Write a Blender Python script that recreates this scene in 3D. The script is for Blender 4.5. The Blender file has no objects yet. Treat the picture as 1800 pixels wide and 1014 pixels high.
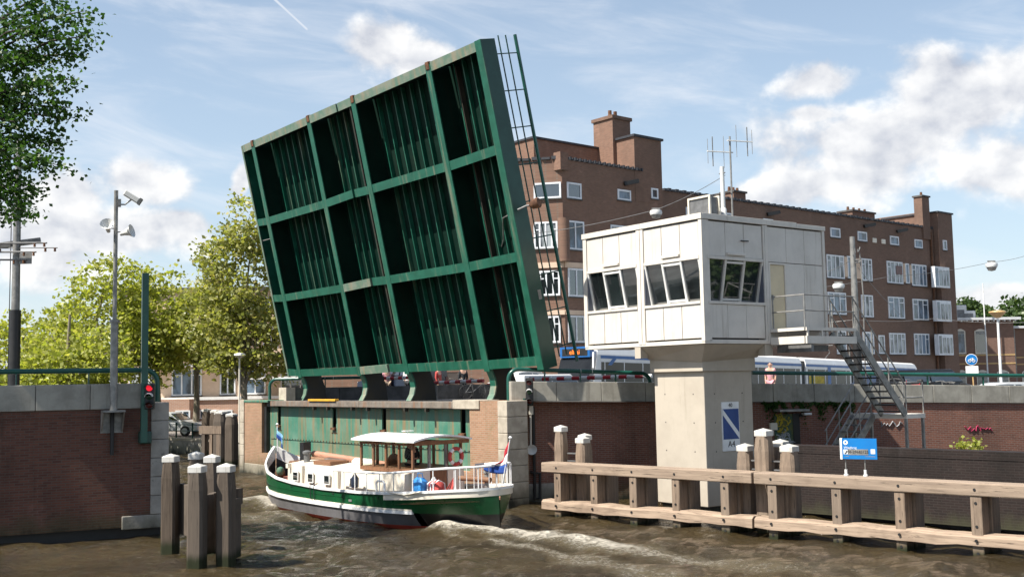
import bpy, bmesh, math, random
import numpy as np
from mathutils import Vector, Matrix, Euler
R = math.radians
random.seed(7)
SC = bpy.context.scene
COL = SC.collection

# ------------------------------------------------------------------ camera
FPX, PITCH, ROLL, H = 1925.0, .085408, -.0187, 3.9
FW = np.array([0, math.cos(PITCH), math.sin(PITCH)]); UP0 = np.array([0, -math.sin(PITCH), math.cos(PITCH)]); RX0 = np.array([1., 0, 0])
CR = math.cos(ROLL) * RX0 + math.sin(ROLL) * UP0
CU = -math.sin(ROLL) * RX0 + math.cos(ROLL) * UP0
EYE = np.array([0, 0, H])
cam = bpy.data.cameras.new('camera'); cam.sensor_width = 36; cam.lens = 36 * FPX / 1800; cam.clip_end = 3000; cam.clip_start = .1
camo = bpy.data.objects.new('camera', cam); COL.objects.link(camo); SC.camera = camo
camo.matrix_world = Matrix(((CR[0], CU[0], -FW[0], 0), (CR[1], CU[1], -FW[1], 0), (CR[2], CU[2], -FW[2], H), (0, 0, 0, 1)))
SC.render.resolution_x = 1024; SC.render.resolution_y = 576

def ray(px, py): return (px - 900) / FPX * CR - (py - 507) / FPX * CU + FW
class Frame:
    """a local frame on the ground: x along a wall, y inland, z up; t()/s()/z() read a sight line's place on a wall or floor"""
    def __init__(s, ox, oy, rz, oz=0):
        a = R(rz); s.o = np.array([ox, oy, oz], float); s.rz = a
        s.x = np.array([math.cos(a), math.sin(a), 0]); s.y = np.array([-math.sin(a), math.cos(a), 0])
    def loc(s, P): d = np.array(P) - s.o; return np.array([d @ s.x, d @ s.y, d[2]])
    def w(s, x, y, z=0): return Vector(s.o + x * s.x + y * s.y + np.array([0, 0, z]))
    def t(s, px, py, Y=0):
        d = ray(px, py); k = (Y - (EYE - s.o) @ s.y) / (d @ s.y); return s.loc(EYE + k * d)
    def s(s, px, py, X=0):
        d = ray(px, py); k = (X - (EYE - s.o) @ s.x) / (d @ s.x); return s.loc(EYE + k * d)
    def z(s, px, py, Z=0):
        d = ray(px, py); k = (Z - H) / d[2]; return s.loc(EYE + k * d)
WD = Frame(0, 0, 0)
HS = Frame(5.52, 31.5, -53.8); BR = Frame(-.24, 34.79, -52.7); LW = Frame(-9.59, 29.71, 26.6); WW = Frame(.5, 35.9, 12.6)
LO = Frame(7.6, 31.75, -46.4); FD = Frame(.87, 32.35, -43); BO = Frame(-2.89, 31.84, 131); FQ = Frame(-21, 67, -41)
_d = ray(1200, 340); _p = EYE + _d * 76.4 / _d[1]; RW = Frame(_p[0], _p[1], 40)

# ------------------------------------------------------------------ sun, sky, exposure
SUN_AZ, SUN_EL = 210.0, 54.0          # degrees from +x, and above the horizon
sd = Vector((math.cos(R(SUN_AZ)) * math.cos(R(SUN_EL)), math.sin(R(SUN_AZ)) * math.cos(R(SUN_EL)), math.sin(R(SUN_EL))))
sl = bpy.data.lights.new('sun', 'SUN'); sl.energy = 5; sl.angle = R(.5); sl.color = (1, .95, .86)
so = bpy.data.objects.new('sun', sl); COL.objects.link(so); so.rotation_euler = sd.to_track_quat('Z', 'Y').to_euler()
SC.view_settings.view_transform = 'Standard'; SC.view_settings.look = 'None'; SC.view_settings.exposure = .92; SC.view_settings.gamma = 1

class NT:
    def __init__(s, tree): s.t = tree; s.n = tree.nodes; s.l = tree.links
    def new(s, typ, **kw):
        n = s.n.new(typ)
        for k, v in kw.items(): setattr(n, k, v)
        return n
    def put(s, sock, v):
        if isinstance(v, bpy.types.NodeSocket): s.l.new(v, sock)
        else: sock.default_value = v
    def m(s, op, a, b=0.0, c=0.0, clamp=False):
        n = s.new('ShaderNodeMath', operation=op, use_clamp=clamp)
        s.put(n.inputs[0], a); s.put(n.inputs[1], b); s.put(n.inputs[2], c); return n.outputs[0]
    def step(s, v, a, b, lo=0., hi=1.):
        n = s.new('ShaderNodeMapRange', interpolation_type='SMOOTHSTEP'); n.clamp = True
        for i, q in enumerate((v, a, b, lo, hi)): s.put(n.inputs[i], q)
        return n.outputs[0]
    def mix(s, f, a, b, blend='MIX'):
        n = s.new('ShaderNodeMix', data_type='RGBA', blend_type=blend)
        s.put(n.inputs[0], f)
        for i, q in ((6, a), (7, b)): s.put(n.inputs[i], q if isinstance(q, bpy.types.NodeSocket) or len(q) == 4 else (*q, 1))
        return n.outputs[2]
    def noise(s, vec, scale, detail=4, rough=.55, dist=0.):
        n = s.new('ShaderNodeTexNoise'); s.put(n.inputs['Vector'], vec)
        n.inputs['Scale'].default_value = scale; n.inputs['Detail'].default_value = detail
        n.inputs['Roughness'].default_value = rough; n.inputs['Distortion'].default_value = dist
        return n.outputs[0]
    def comb(s, x, y, z=0.):
        n = s.new('ShaderNodeCombineXYZ')
        for i, q in enumerate((x, y, z)): s.put(n.inputs[i], q)
        return n.outputs[0]
    def vmul(s, v, k):
        n = s.new('ShaderNodeVectorMath', operation='MULTIPLY'); s.put(n.inputs[0], v); n.inputs[1].default_value = k; return n.outputs[0]
    def vadd(s, v, k):
        n = s.new('ShaderNodeVectorMath', operation='ADD'); s.put(n.inputs[0], v); s.put(n.inputs[1], k); return n.outputs[0]
    def sep(s, v):
        n = s.new('ShaderNodeSeparateXYZ'); s.put(n.inputs[0], v); return n.outputs

wd = bpy.data.worlds.new('World'); SC.world = wd; wd.use_nodes = True
T = NT(wd.node_tree); T.n.clear()
sky = T.new('ShaderNodeTexSky', sky_type='NISHITA'); sky.sun_disc = False; sky.sun_elevation = R(SUN_EL); sky.sun_rotation = R(90 - SUN_AZ)
sky.air_density = 1.1; sky.dust_density = .6; sky.ozone_density = 1.4
dirv = T.new('ShaderNodeTexCoord').outputs['Generated']
dx, dy, dz = T.sep(dirv)
az = T.m('ARCTAN2', dx, dy); el = T.m('ARCSINE', dz)
P2 = T.comb(T.m('MULTIPLY', az, 1.), T.m('MULTIPLY', el, 1.25))
def azel(px, py): d = ray(px, py); d = d / np.linalg.norm(d); return math.atan2(d[0], d[1]), math.asin(d[2])
blobs = [(110, 345, 115, 60), (240, 318, 90, 50), (180, 405, 230, 62), (60, 440, 150, 70), (310, 385, 90, 26), (672, 84, 78, 66), (740, 118, 95, 58),
         (428, 312, 18, 30), (1700, 170, 190, 95), (1560, 262, 240, 110), (1440, 148, 90, 36), (1480, 318, 190, 50), (1770, 290, 130, 66),
         (1425, 207, 60, 22), (1640, 215, 130, 70), (1350, 335, 80, 30), (1800, 520, 160, 30), (-300, 330, 260, 80), (2150, 240, 260, 110)]
warp = T.noise(P2, 9., 3, .55)
wv = T.m('MULTIPLY', T.m('SUBTRACT', warp, .5), .035)
mx = None
for (bx, by, rx, ry) in blobs:
    a0, e0 = azel(bx, by)
    u = T.m('MULTIPLY', T.m('SUBTRACT', T.m('ADD', az, wv), a0), FPX / rx)
    v = T.m('MULTIPLY', T.m('SUBTRACT', T.m('ADD', el, wv), e0), FPX / ry)
    d = T.m('SUBTRACT', 1., T.m('SQRT', T.m('ADD', T.m('MULTIPLY', u, u), T.m('MULTIPLY', v, v))))
    mx = d if mx is None else T.m('SMOOTH_MAX', mx, d, .25)
mx = T.m('MAXIMUM', T.m('MULTIPLY', mx, 1.25), -.6)
n1 = T.noise(P2, 15., 8, .55, .1)
off = T.vadd(P2, (-.010, .016, 0))
n2 = T.noise(off, 15., 5, .5, .1)
val = T.m('ADD', mx, T.m('MULTIPLY', T.m('SUBTRACT', n1, .5), 2.5))
dens = T.step(val, .0, .62)
# high thin cloud, stretched sideways
st = T.comb(T.m('MULTIPLY', az, 2.2), T.m('ADD', T.m('MULTIPLY', el, 9.), T.m('MULTIPLY', az, 1.2)))
wisp = T.m('MULTIPLY', T.step(T.noise(st, 2.3, 6, .6, .6), .42, .85), .62)
emb = T.m('ADD', .62, T.m('MULTIPLY', T.m('SUBTRACT', n1, n2), 3.0), clamp=True)
thick = T.step(val, .45, 1.5)
shade = T.m('MULTIPLY', emb, T.m('SUBTRACT', 1.0, T.m('MULTIPLY', thick, .28)))
ccol = T.mix(shade, (.44, .47, .55), (1.0, .985, .96))
skyc = T.mix(1., sky.outputs[0], (.118, .118, .118), 'MULTIPLY')
hz = T.step(el, -.02, .75, .50, .05)
skyc = T.mix(hz, skyc, (.66, .79, .92))
# vapour trail
a1, e1 = azel(478, -5); a2, e2 = azel(544, 56)
L2 = math.hypot(a2 - a1, e2 - e1); ux, uy = (a2 - a1) / L2, (e2 - e1) / L2
al = T.m('ADD', T.m('MULTIPLY', T.m('SUBTRACT', az, a1), ux), T.m('MULTIPLY', T.m('SUBTRACT', el, e1), uy))
ac = T.m('ABSOLUTE', T.m('SUBTRACT', T.m('MULTIPLY', T.m('SUBTRACT', az, a1), uy), T.m('MULTIPLY', T.m('SUBTRACT', el, e1), ux)))
trail = T.m('MULTIPLY', T.m('MULTIPLY', T.step(ac, .0004, .0016, 1., 0.), T.step(al, L2 - .004, L2, 1., 0.)), T.m('MULTIPLY', T.step(al, -.05, -.04), .55))
skyc = T.mix(T.m('MAXIMUM', wisp, trail), skyc, (.86, .87, .90))
skyc = T.mix(T.m('MULTIPLY', dens, .92), skyc, ccol)
bg = T.new('ShaderNodeBackground'); T.l.new(skyc, bg.inputs[0]); bg.inputs[1].default_value = .62
T.l.new(bg.outputs[0], T.new('ShaderNodeOutputWorld').inputs[0])

# ------------------------------------------------------------------ materials
def newmat(name):
    m = bpy.data.materials.new(name); m.use_nodes = True; t = NT(m.node_tree); b = m.node_tree.nodes['Principled BSDF']; return m, t, b
def ocoord(t, stretch=(1, 1, 1)):
    return t.vmul(t.new('ShaderNodeTexCoord').outputs['Object'], stretch)
def pm(name, c1, c2=None, scale=3., rough=.6, metal=0., bump=0., stretch=(1, 1, 1), spec=.5, lo=.35, hi=.65, speck=None, detail=6, tide=None):
    m, t, b = newmat(name)
    b.inputs['Roughness'].default_value = rough; b.inputs['Metallic'].default_value = metal; b.inputs['Specular IOR Level'].default_value = spec
    if c2 is None: c2 = tuple(x * .78 for x in c1)
    v = ocoord(t, stretch); n = t.noise(v, scale, detail, .6)
    col = t.mix(t.step(n, lo, hi), c1, c2)
    if speck:
        n3 = t.noise(v, speck[1], 5, .65); col = t.mix(t.step(n3, speck[2], speck[2] + .12), col, speck[0])
    if tide: col = tideband(t, col, tide)
    t.l.new(col, b.inputs['Base Color'])
    t.put(b.inputs['Roughness'], t.step(n, .2, .8, rough * .85, min(1, rough * 1.15)))
    if bump:
        bn = t.new('ShaderNodeBump'); bn.inputs['Strength'].default_value = bump; bn.inputs['Distance'].default_value = .02
        t.l.new(t.noise(v, scale * 5, 5), bn.inputs['Height']); t.l.new(bn.outputs[0], b.inputs['Normal'])
    return m
def tideband(t, col, top):
    P = t.new('ShaderNodeNewGeometry').outputs['Position']; z = t.sep(P)[2]; n = t.noise(t.vmul(P, (1.4, 1.4, .5)), 1.6, 5, .65)
    zz = t.m('ADD', z, t.m('MULTIPLY', t.m('SUBTRACT', n, .5), .9))
    col = t.mix(t.m('MULTIPLY', t.step(zz, top, top + .45, 1., 0.), .55), col, (.055, .058, .028))
    return t.mix(t.step(zz, top - .35, top + .02, 1., 0.), col, (.016, .017, .010))
def brick(name, c1, c2, mortar, stain=(.02, .017, .014), samt=.6, bw=.22, bh=.066, rough=.85, tint=None, soldier=None, sscale=.5, tide=None):
    m, t, b = newmat(name); b.inputs['Roughness'].default_value = rough; b.inputs['Specular IOR Level'].default_value = .25
    o = t.new('ShaderNodeTexCoord').outputs['Object']; x, y, z = t.sep(o)
    u = t.m('ADD', x, y); v = t.comb(u, z)
    br = t.new('ShaderNodeTexBrick'); t.l.new(v, br.inputs['Vector']); br.inputs['Scale'].default_value = 1
    br.inputs['Brick Width'].default_value = bw; br.inputs['Row Height'].default_value = bh; br.inputs['Mortar Size'].default_value = bh * .13
    br.inputs['Color1'].default_value = (*c1, 1); br.inputs['Color2'].default_value = (*c2, 1); br.inputs['Mortar'].default_value = (*mortar, 1)
    br.inputs['Bias'].default_value = -.1
    col = br.outputs[0]
    big = t.noise(t.vmul(o, (1, 1, .6)), sscale, 6, .65); col = t.mix(t.m('MULTIPLY', t.step(big, .45, .75), samt), col, stain)
    if tint: col = t.mix(t.m('MULTIPLY', t.step(t.noise(o, 1.7, 5, .7), .5, .72), tint[3]), col, tint[:3])
    run = t.noise(t.vmul(o, (1.6, 1.6, .12)), 1.5, 5, .6); col = t.mix(t.m('MULTIPLY', t.step(run, .55, .8), samt * .7), col, stain)
    wash = t.noise(o, .9, 6, .7); col = t.mix(t.m('MULTIPLY', t.step(wash, .56, .74), .35), col, tuple(min(1, q * 1.6 + .05) for q in c1))
    if tide: col = tideband(t, col, tide)
    t.l.new(col, b.inputs['Base Color'])
    bn = t.new('ShaderNodeBump'); bn.inputs['Strength'].default_value = .35; bn.inputs['Distance'].default_value = .01
    t.l.new(t.m('MULTIPLY', br.outputs[1], -1.), bn.inputs['Height']); t.l.new(bn.outputs[0], b.inputs['Normal'])
    return m
def streaky(name, c1, c2, rust, amt, rough=.5, base_scale=1.2, thr=.56, spec=.5):
    """painted steel or panel with vertical runs of rust or grime"""
    m, t, b = newmat(name); b.inputs['Specular IOR Level'].default_value = spec
    o = t.new('ShaderNodeTexCoord').outputs['Object']
    n = t.noise(o, base_scale, 6, .65); col = t.mix(t.step(n, .35, .68), c1, c2)
    run = t.noise(t.vmul(o, (2.6, 2.6, .16)), 1.6, 6, .68); col = t.mix(t.m('MULTIPLY', t.step(run, thr, thr + .2), amt), col, rust)
    sp = t.noise(o, 9., 6, .75); col = t.mix(t.m('MULTIPLY', t.step(sp, .66, .76), amt), col, rust)
    t.l.new(col, b.inputs['Base Color']); t.put(b.inputs['Roughness'], t.step(n, .2, .8, rough * .8, min(1, rough * 1.25)))
    return m
def glass(name, c=(.02, .03, .04), rough=.04, spec=.8, c2=None, scale=.7):
    m, t, b = newmat(name); b.inputs['Roughness'].default_value = rough; b.inputs['Specular IOR Level'].default_value = spec
    n = t.noise(ocoord(t, (1, 1, .5)), scale, 3, .5); t.l.new(t.mix(t.step(n, .4, .65), c, c2 or tuple(q * .5 for q in c)), b.inputs['Base Color']); return m
def wood(name, c1, c2, axis, rough=.85, crack=(.03, .02, .013), moss=None):
    m, t, b = newmat(name); b.inputs['Specular IOR Level'].default_value = .2; b.inputs['Roughness'].default_value = rough
    st = [9., 9., 9.]; st[axis] = .55
    o = t.new('ShaderNodeTexCoord').outputs['Object']; rv = t.m('MULTIPLY', t.new('ShaderNodeObjectInfo').outputs['Random'], 40.); v = t.vadd(t.vmul(o, st), t.comb(rv, rv, rv)); n = t.noise(v, 1.6, 7, .62)
    col = t.mix(t.step(n, .3, .7), c1, c2)
    cr = t.noise(t.vmul(v, (2, 2, 2)), 1.7, 4, .6); col = t.mix(t.m('MULTIPLY', t.step(cr, .6, .68), .75), col, crack)
    rn = t.new('ShaderNodeObjectInfo').outputs['Random']; col = t.mix(t.m('MULTIPLY', rn, .55), col, t.mix(.5, c2, (.22, .19, .16)))
    blot = t.noise(o, 1.3, 5, .6); col = t.mix(t.m('MULTIPLY', t.step(blot, .5, .75), .45), col, tuple(q * .55 for q in c2))
    if moss:
        z = t.sep(t.new('ShaderNodeNewGeometry').outputs['Position'])[2]
        col = t.mix(t.step(t.m('ADD', z, t.m('MULTIPLY', n, .25)), moss, moss + .22, 1., 0.), col, (.022, .026, .012))
    t.l.new(col, b.inputs['Base Color'])
    bn = t.new('ShaderNodeBump'); bn.inputs['Strength'].default_value = .5; bn.inputs['Distance'].default_value = .015
    t.l.new(t.m('SUBTRACT', n, t.m('MULTIPLY', t.step(cr, .6, .68), .8)), bn.inputs['Height']); t.l.new(bn.outputs[0], b.inputs['Normal'])
    return m
def leafmat(name, c1, c2, c3, trans=.45):
    m, t, b = newmat(name); t.n.remove(b)
    g = t.new('ShaderNodeNewGeometry').outputs['Random Per Island']
    col = t.mix(t.step(g, .0, .6), c1, c2); col = t.mix(t.step(g, .82, 1.), col, c3)
    d = t.new('ShaderNodeBsdfDiffuse'); tr = t.new('ShaderNodeBsdfTranslucent'); gl = t.new('ShaderNodeBsdfGlossy'); gl.inputs['Roughness'].default_value = .45
    t.l.new(col, d.inputs[0]); t.l.new(t.mix(1., col, (1.5, 1.6, .7), 'MULTIPLY'), tr.inputs[0]); gl.inputs[0].default_value = (.5, .5, .45, 1)
    a = t.new('ShaderNodeMixShader'); a.inputs[0].default_value = trans; t.l.new(d.outputs[0], a.inputs[1]); t.l.new(tr.outputs[0], a.inputs[2])
    c = t.new('ShaderNodeMixShader'); c.inputs[0].default_value = .06; t.l.new(a.outputs[0], c.inputs[1]); t.l.new(gl.outputs[0], c.inputs[2])
    t.l.new(c.outputs[0], t.n['Material Output'].inputs[0]); return m
def emit(name, c, s):
    m, t, b = newmat(name); b.inputs['Base Color'].default_value = (*c, 1); b.inputs['Emission Color'].default_value = (*c, 1); b.inputs['Emission Strength'].default_value = s; return m
def paint(name, c, rough=.4, var=.85): return pm(name, c, tuple(q * var for q in c), 2.5, rough)

M = {}
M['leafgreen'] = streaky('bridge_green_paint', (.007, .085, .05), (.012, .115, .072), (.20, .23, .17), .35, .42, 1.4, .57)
M['innergreen'] = streaky('shade_darkened_inner_green', (.0018, .015, .010), (.003, .022, .014), (.015, .014, .009), .5, .7, 1.2, .5, spec=.15)  # shade inside the leaf cells put into the green, grime runs over it
M['flange'] = streaky('worn_green_flange', (.004, .078, .046), (.010, .11, .068), (.24, .22, .15), .6, .45, 2.2, .53)
M['topchord'] = streaky('weathered_green_edge', (.09, .17, .12), (.20, .22, .17), (.32, .20, .11), .6, .6, 2.0, .5)
M['darkgreen'] = paint('dark_green_paint', (.012, .06, .045), .35)
M['railgreen'] = paint('railing_green_paint', (.010, .085, .062), .3)
M['plate'] = streaky('pale_green_steel_plate', (.045, .17, .115), (.11, .22, .16), (.24, .15, .07), .8, .55, .9, .46)
M['rust'] = pm('rusty_steel', (.16, .07, .03), (.07, .03, .016), 6, .85)
M['ledge'] = streaky('rusty_grey_ledge', (.20, .17, .14), (.13, .11, .09), (.20, .10, .05), .8, .8, 2.5, .48)
M['legdark'] = pm('brown_black_steel', (.02, .017, .012), (.035, .028, .016), 2, .7)
M['black'] = pm('black_steel', (.012, .012, .013), (.02, .02, .02), 3, .5)
M['brick_tan'] = brick('tan_brick', (.35, .195, .12), (.27, .145, .085), (.32, .255, .185), (.17, .125, .075), .45, tint=(.15, .15, .07, .4), tide=.38)
M['brick_red'] = brick('dark_red_brick', (.155, .064, .044), (.10, .043, .032), (.12, .088, .07), (.03, .022, .017), .8, tide=.38)
M['brick_quay'] = brick('quay_red_brick', (.24, .095, .062), (.17, .068, .048), (.24, .18, .15), (.05, .035, .028), .55, tide=.38)
M['brick_low'] = brick('near_black_brown_brick', (.026, .017, .015), (.017, .012, .011), (.035, .028, .025), (.008, .007, .006), .6, tide=.05)  # very dark brown brick colours with random darker patches
M['brick_bld'] = brick('apartment_brown_brick', (.195, .110, .078), (.145, .080, .058), (.18, .145, .115), (.09, .064, .05), .6, bw=.24, bh=.075, sscale=.22)
M['brick_bld2'] = brick('orange_brown_brick', (.235, .128, .088), (.18, .096, .067), (.18, .145, .115), (.095, .066, .05), .45, bw=.24, bh=.075, sscale=.3)
M['brick_sm'] = brick('small_house_brick', (.24, .125, .09), (.19, .10, .07), (.20, .16, .13), (.11, .075, .06), .35, bw=.24, bh=.075)
M['brick_pink'] = brick('salmon_brick', (.46, .27, .19), (.40, .23, .16), (.45, .36, .3), (.25, .15, .1), .25, bw=.3, bh=.1)
M['cream'] = pm('cream_wall', (.66, .50, .37), (.56, .42, .31), .8, .85)
M['band_y'] = pm('yellow_brick_band', (.55, .36, .16), (.46, .3, .13), 3, .8)
M['stone'] = pm('pale_quoin_stone', (.45, .395, .315), (.33, .285, .225), 2.2, .85, bump=.3, speck=((.22, .19, .15), 5, .62), tide=.30)
M['stone_g'] = pm('grey_quoin_stone', (.36, .33, .29), (.26, .24, .21), 2.2, .85, bump=.3, speck=((.13, .12, .10), 4, .6), tide=.30)
M['coping'] = streaky('grey_coping_concrete', (.36, .34, .29), (.25, .235, .20), (.12, .105, .085), .55, .9, 1.6, .52)
M['concrete'] = streaky('pale_concrete', (.46, .405, .33), (.40, .35, .285), (.27, .23, .175), .5, .85, .9, .56)
M['concdark'] = pm('dark_concrete', (.10, .095, .09), (.06, .058, .055), 2, .9, tide=.15)
M['panel'] = streaky('white_enamel_panel', (.64, .595, .535), (.57, .53, .475), (.33, .28, .22), .6, .4, 1.2, .55)
M['panelframe'] = streaky('warm_white_frame', (.66, .61, .54), (.58, .54, .48), (.32, .27, .21), .35, .5, 1.5, .56)
M['door_y'] = pm('pale_yellow_door', (.66, .55, .36), (.60, .50, .33), 2, .5)
M['galv'] = pm('galvanised_steel', (.31, .30, .28), (.20, .195, .185), 5, .45, .35)
M['galvd'] = pm('dull_steel', (.20, .20, .20), (.13, .13, .13), 4, .5, .3)
M['aluwhite'] = pm('white_aluminium', (.72, .72, .70), (.62, .62, .6), 3, .4)
M['white'] = pm('white_paint', (.80, .80, .79), (.70, .70, .68), 3, .45)
M['capwhite'] = streaky('grimy_white_cap_paint', (.58, .565, .53), (.44, .42, .38), (.22, .20, .16), .65, .6, 4., .5)
M['pvc'] = pm('white_window_frame', (.74, .76, .78), (.66, .67, .69), 3, .4)
M['glass'] = glass('dark_window_glass', (.022, .028, .030), .03, 1., (.010, .012, .013)); M['glass'].node_tree.nodes['Principled BSDF'].inputs['IOR'].default_value = 1.9
M['glassb'] = glass('bluish_window_glass', (.16, .22, .29), .08, .8, (.05, .06, .07), 1.3)
M['glassc'] = glass('curtained_window_glass', (.34, .37, .38), .12, .6, (.05, .055, .06), 1.6)
M['glass_tram'] = glass('tram_window_glass', (.012, .013, .014), .05, .5)
M['woodF'] = wood('weathered_timber_beam', (.42, .315, .23), (.24, .175, .128), 0)
M['woodP'] = wood('weathered_timber_post', (.30, .222, .16), (.165, .12, .088), 2, moss=.12)
M['woodD'] = wood('dark_timber_post', (.115, .088, .066), (.06, .045, .034), 2, moss=.3)
M['woodV'] = wood('varnished_wood', (.26, .115, .05), (.17, .07, .03), 2, .4)
M['woodmast'] = wood('salmon_spar_wood', (.50, .25, .17), (.42, .2, .13), 0, .5)
M['tarmac'] = pm('grey_paving', (.16, .155, .15), (.11, .105, .10), 1.2, .9)
M['grasspave'] = pm('quay_paving', (.22, .19, .165), (.16, .14, .12), .8, .9)
M['tram_w'] = pm('tram_white_paint', (.74, .74, .73), (.68, .68, .67), 1, .3)
M['tram_b'] = pm('tram_blue_paint', (.018, .12, .36), (.014, .10, .30), 1, .3)
M['redp'] = pm('red_paint', (.50, .02, .03), (.42, .018, .025), 3, .4)
M['blue_sign'] = pm('sign_blue', (.005, .17, .48), (.005, .15, .44), 2, .35)
M['blue_dk'] = pm('deep_sign_blue', (.012, .055, .22), (.01, .045, .19), 3, .4)
M['hullgreen'] = streaky('boat_green_paint', (.006, .082, .027), (.005, .062, .021), (.05, .075, .05), .35, .3, 1.5, .56)
M['hullgrey'] = streaky('boat_grey_paint', (.135, .13, .135), (.10, .097, .10), (.10, .09, .085), .5, .45, 2, .5)
M['hullred'] = pm('boat_red_boot_paint', (.52, .07, .04), (.40, .05, .03), 3, .5)
M['hullblack'] = pm('boat_black_paint_and_stern_shade', (.018, .018, .02), (.012, .012, .013), 2, .35)
M['bcream'] = streaky('cream_deckhouse_paint', (.72, .66, .55), (.66, .60, .50), (.40, .33, .24), .3, .45, 1.5, .58)
M['deckred'] = pm('red_brown_deck', (.30, .11, .075), (.22, .08, .055), 2, .7)
M['skin'] = pm('skin', (.55, .33, .24), (.5, .3, .21), 5, .5)
M['hairb'] = pm('dark_hair', (.03, .02, .015), None, 8, .6)
M['jacket'] = pm('dark_jacket', (.012, .014, .018), (.02, .022, .026), 6, .8)
M['shirtw'] = pm('white_shirt', (.72, .7, .68), None, 5, .8)
M['pink'] = pm('pink_shirt', (.62, .30, .34), None, 5, .8)
M['redsh'] = pm('red_shirt', (.5, .07, .06), None, 5, .8)
M['khaki'] = pm('khaki_trousers', (.42, .31, .22), None, 5, .8)
M['rubber'] = pm('tyre_rubber', (.015, .015, .016), None, 5, .7)
M['silver'] = pm('silver_car_paint', (.55, .56, .56), (.5, .51, .51), 2, .25, .3)
M['darkcar'] = pm('dark_blue_car_paint', (.018, .025, .045), (.014, .02, .036), 2, .2)
M['blackcar'] = pm('black_car_paint', (.014, .014, .016), None, 2, .2)
M['yellow'] = pm('yellow_paint', (.68, .36, .03), (.55, .28, .03), 3, .5)
M['bluebag'] = pm('blue_plastic', (.04, .25, .60), (.03, .2, .5), 4, .5)
M['lamp_o'] = pm('orange_plastic_dish', (.55, .36, .16), (.45, .28, .12), 3, .35)
M['bark'] = pm('plane_tree_bark', (.15, .12, .09), (.25, .22, .16), 3, .9, bump=.4)
M['barkd'] = pm('dark_bark', (.05, .038, .028), (.03, .024, .018), 3, .9)
M['leaf_y'] = leafmat('yellow_green_foliage', (.23, .26, .05), (.34, .35, .075), (.44, .40, .13), .48)
M['leaf_m'] = leafmat('plane_tree_foliage', (.20, .22, .065), (.30, .295, .095), (.40, .34, .14), .48)
M['leaf_d'] = leafmat('dark_lime_foliage', (.020, .055, .010), (.04, .095, .016), (.07, .14, .028), .4)
M['leaf_g'] = leafmat('mid_green_foliage', (.035, .07, .02), (.06, .10, .03), (.09, .13, .045), .35)
M['red_on'] = emit('red_signal_lens', (.70, .015, .03), .6)
M['lens_r'] = pm('unlit_red_lens', (.10, .012, .012), None, 4, .2)
M['lens_g'] = pm('unlit_green_lens', (.01, .05, .02), None, 4, .2)
M['led'] = emit('orange_led_lettering', (1.0, .20, .02), .6)
M['ink'] = pm('black_lettering', (.012, .012, .013), None, 5, .5)
M['steelblue'] = pm('window_cheek_paint', (.10, .11, .14), (.08, .09, .115), 3, .5)
M['roofw'] = pm('white_roof_edge', (.72, .72, .72), (.62, .62, .62), 2, .5)
M['tile'] = pm('dark_parapet_tile', (.035, .037, .045), (.022, .023, .028), 6, .6)
M['mural_y'] = pm('yellow_spray_paint', (.50, .36, .01), (.3, .24, .02), 4, .6)
M['mural_w'] = pm('silver_spray_paint', (.42, .43, .45), (.28, .29, .3), 6, .6)
M['mural_g'] = pm('green_painted_door', (.02, .07, .05), (.12, .12, .03), 5, .6)
M['magenta'] = pm('magenta_spray_paint', (.42, .02, .09), (.3, .02, .07), 6, .8)

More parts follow.
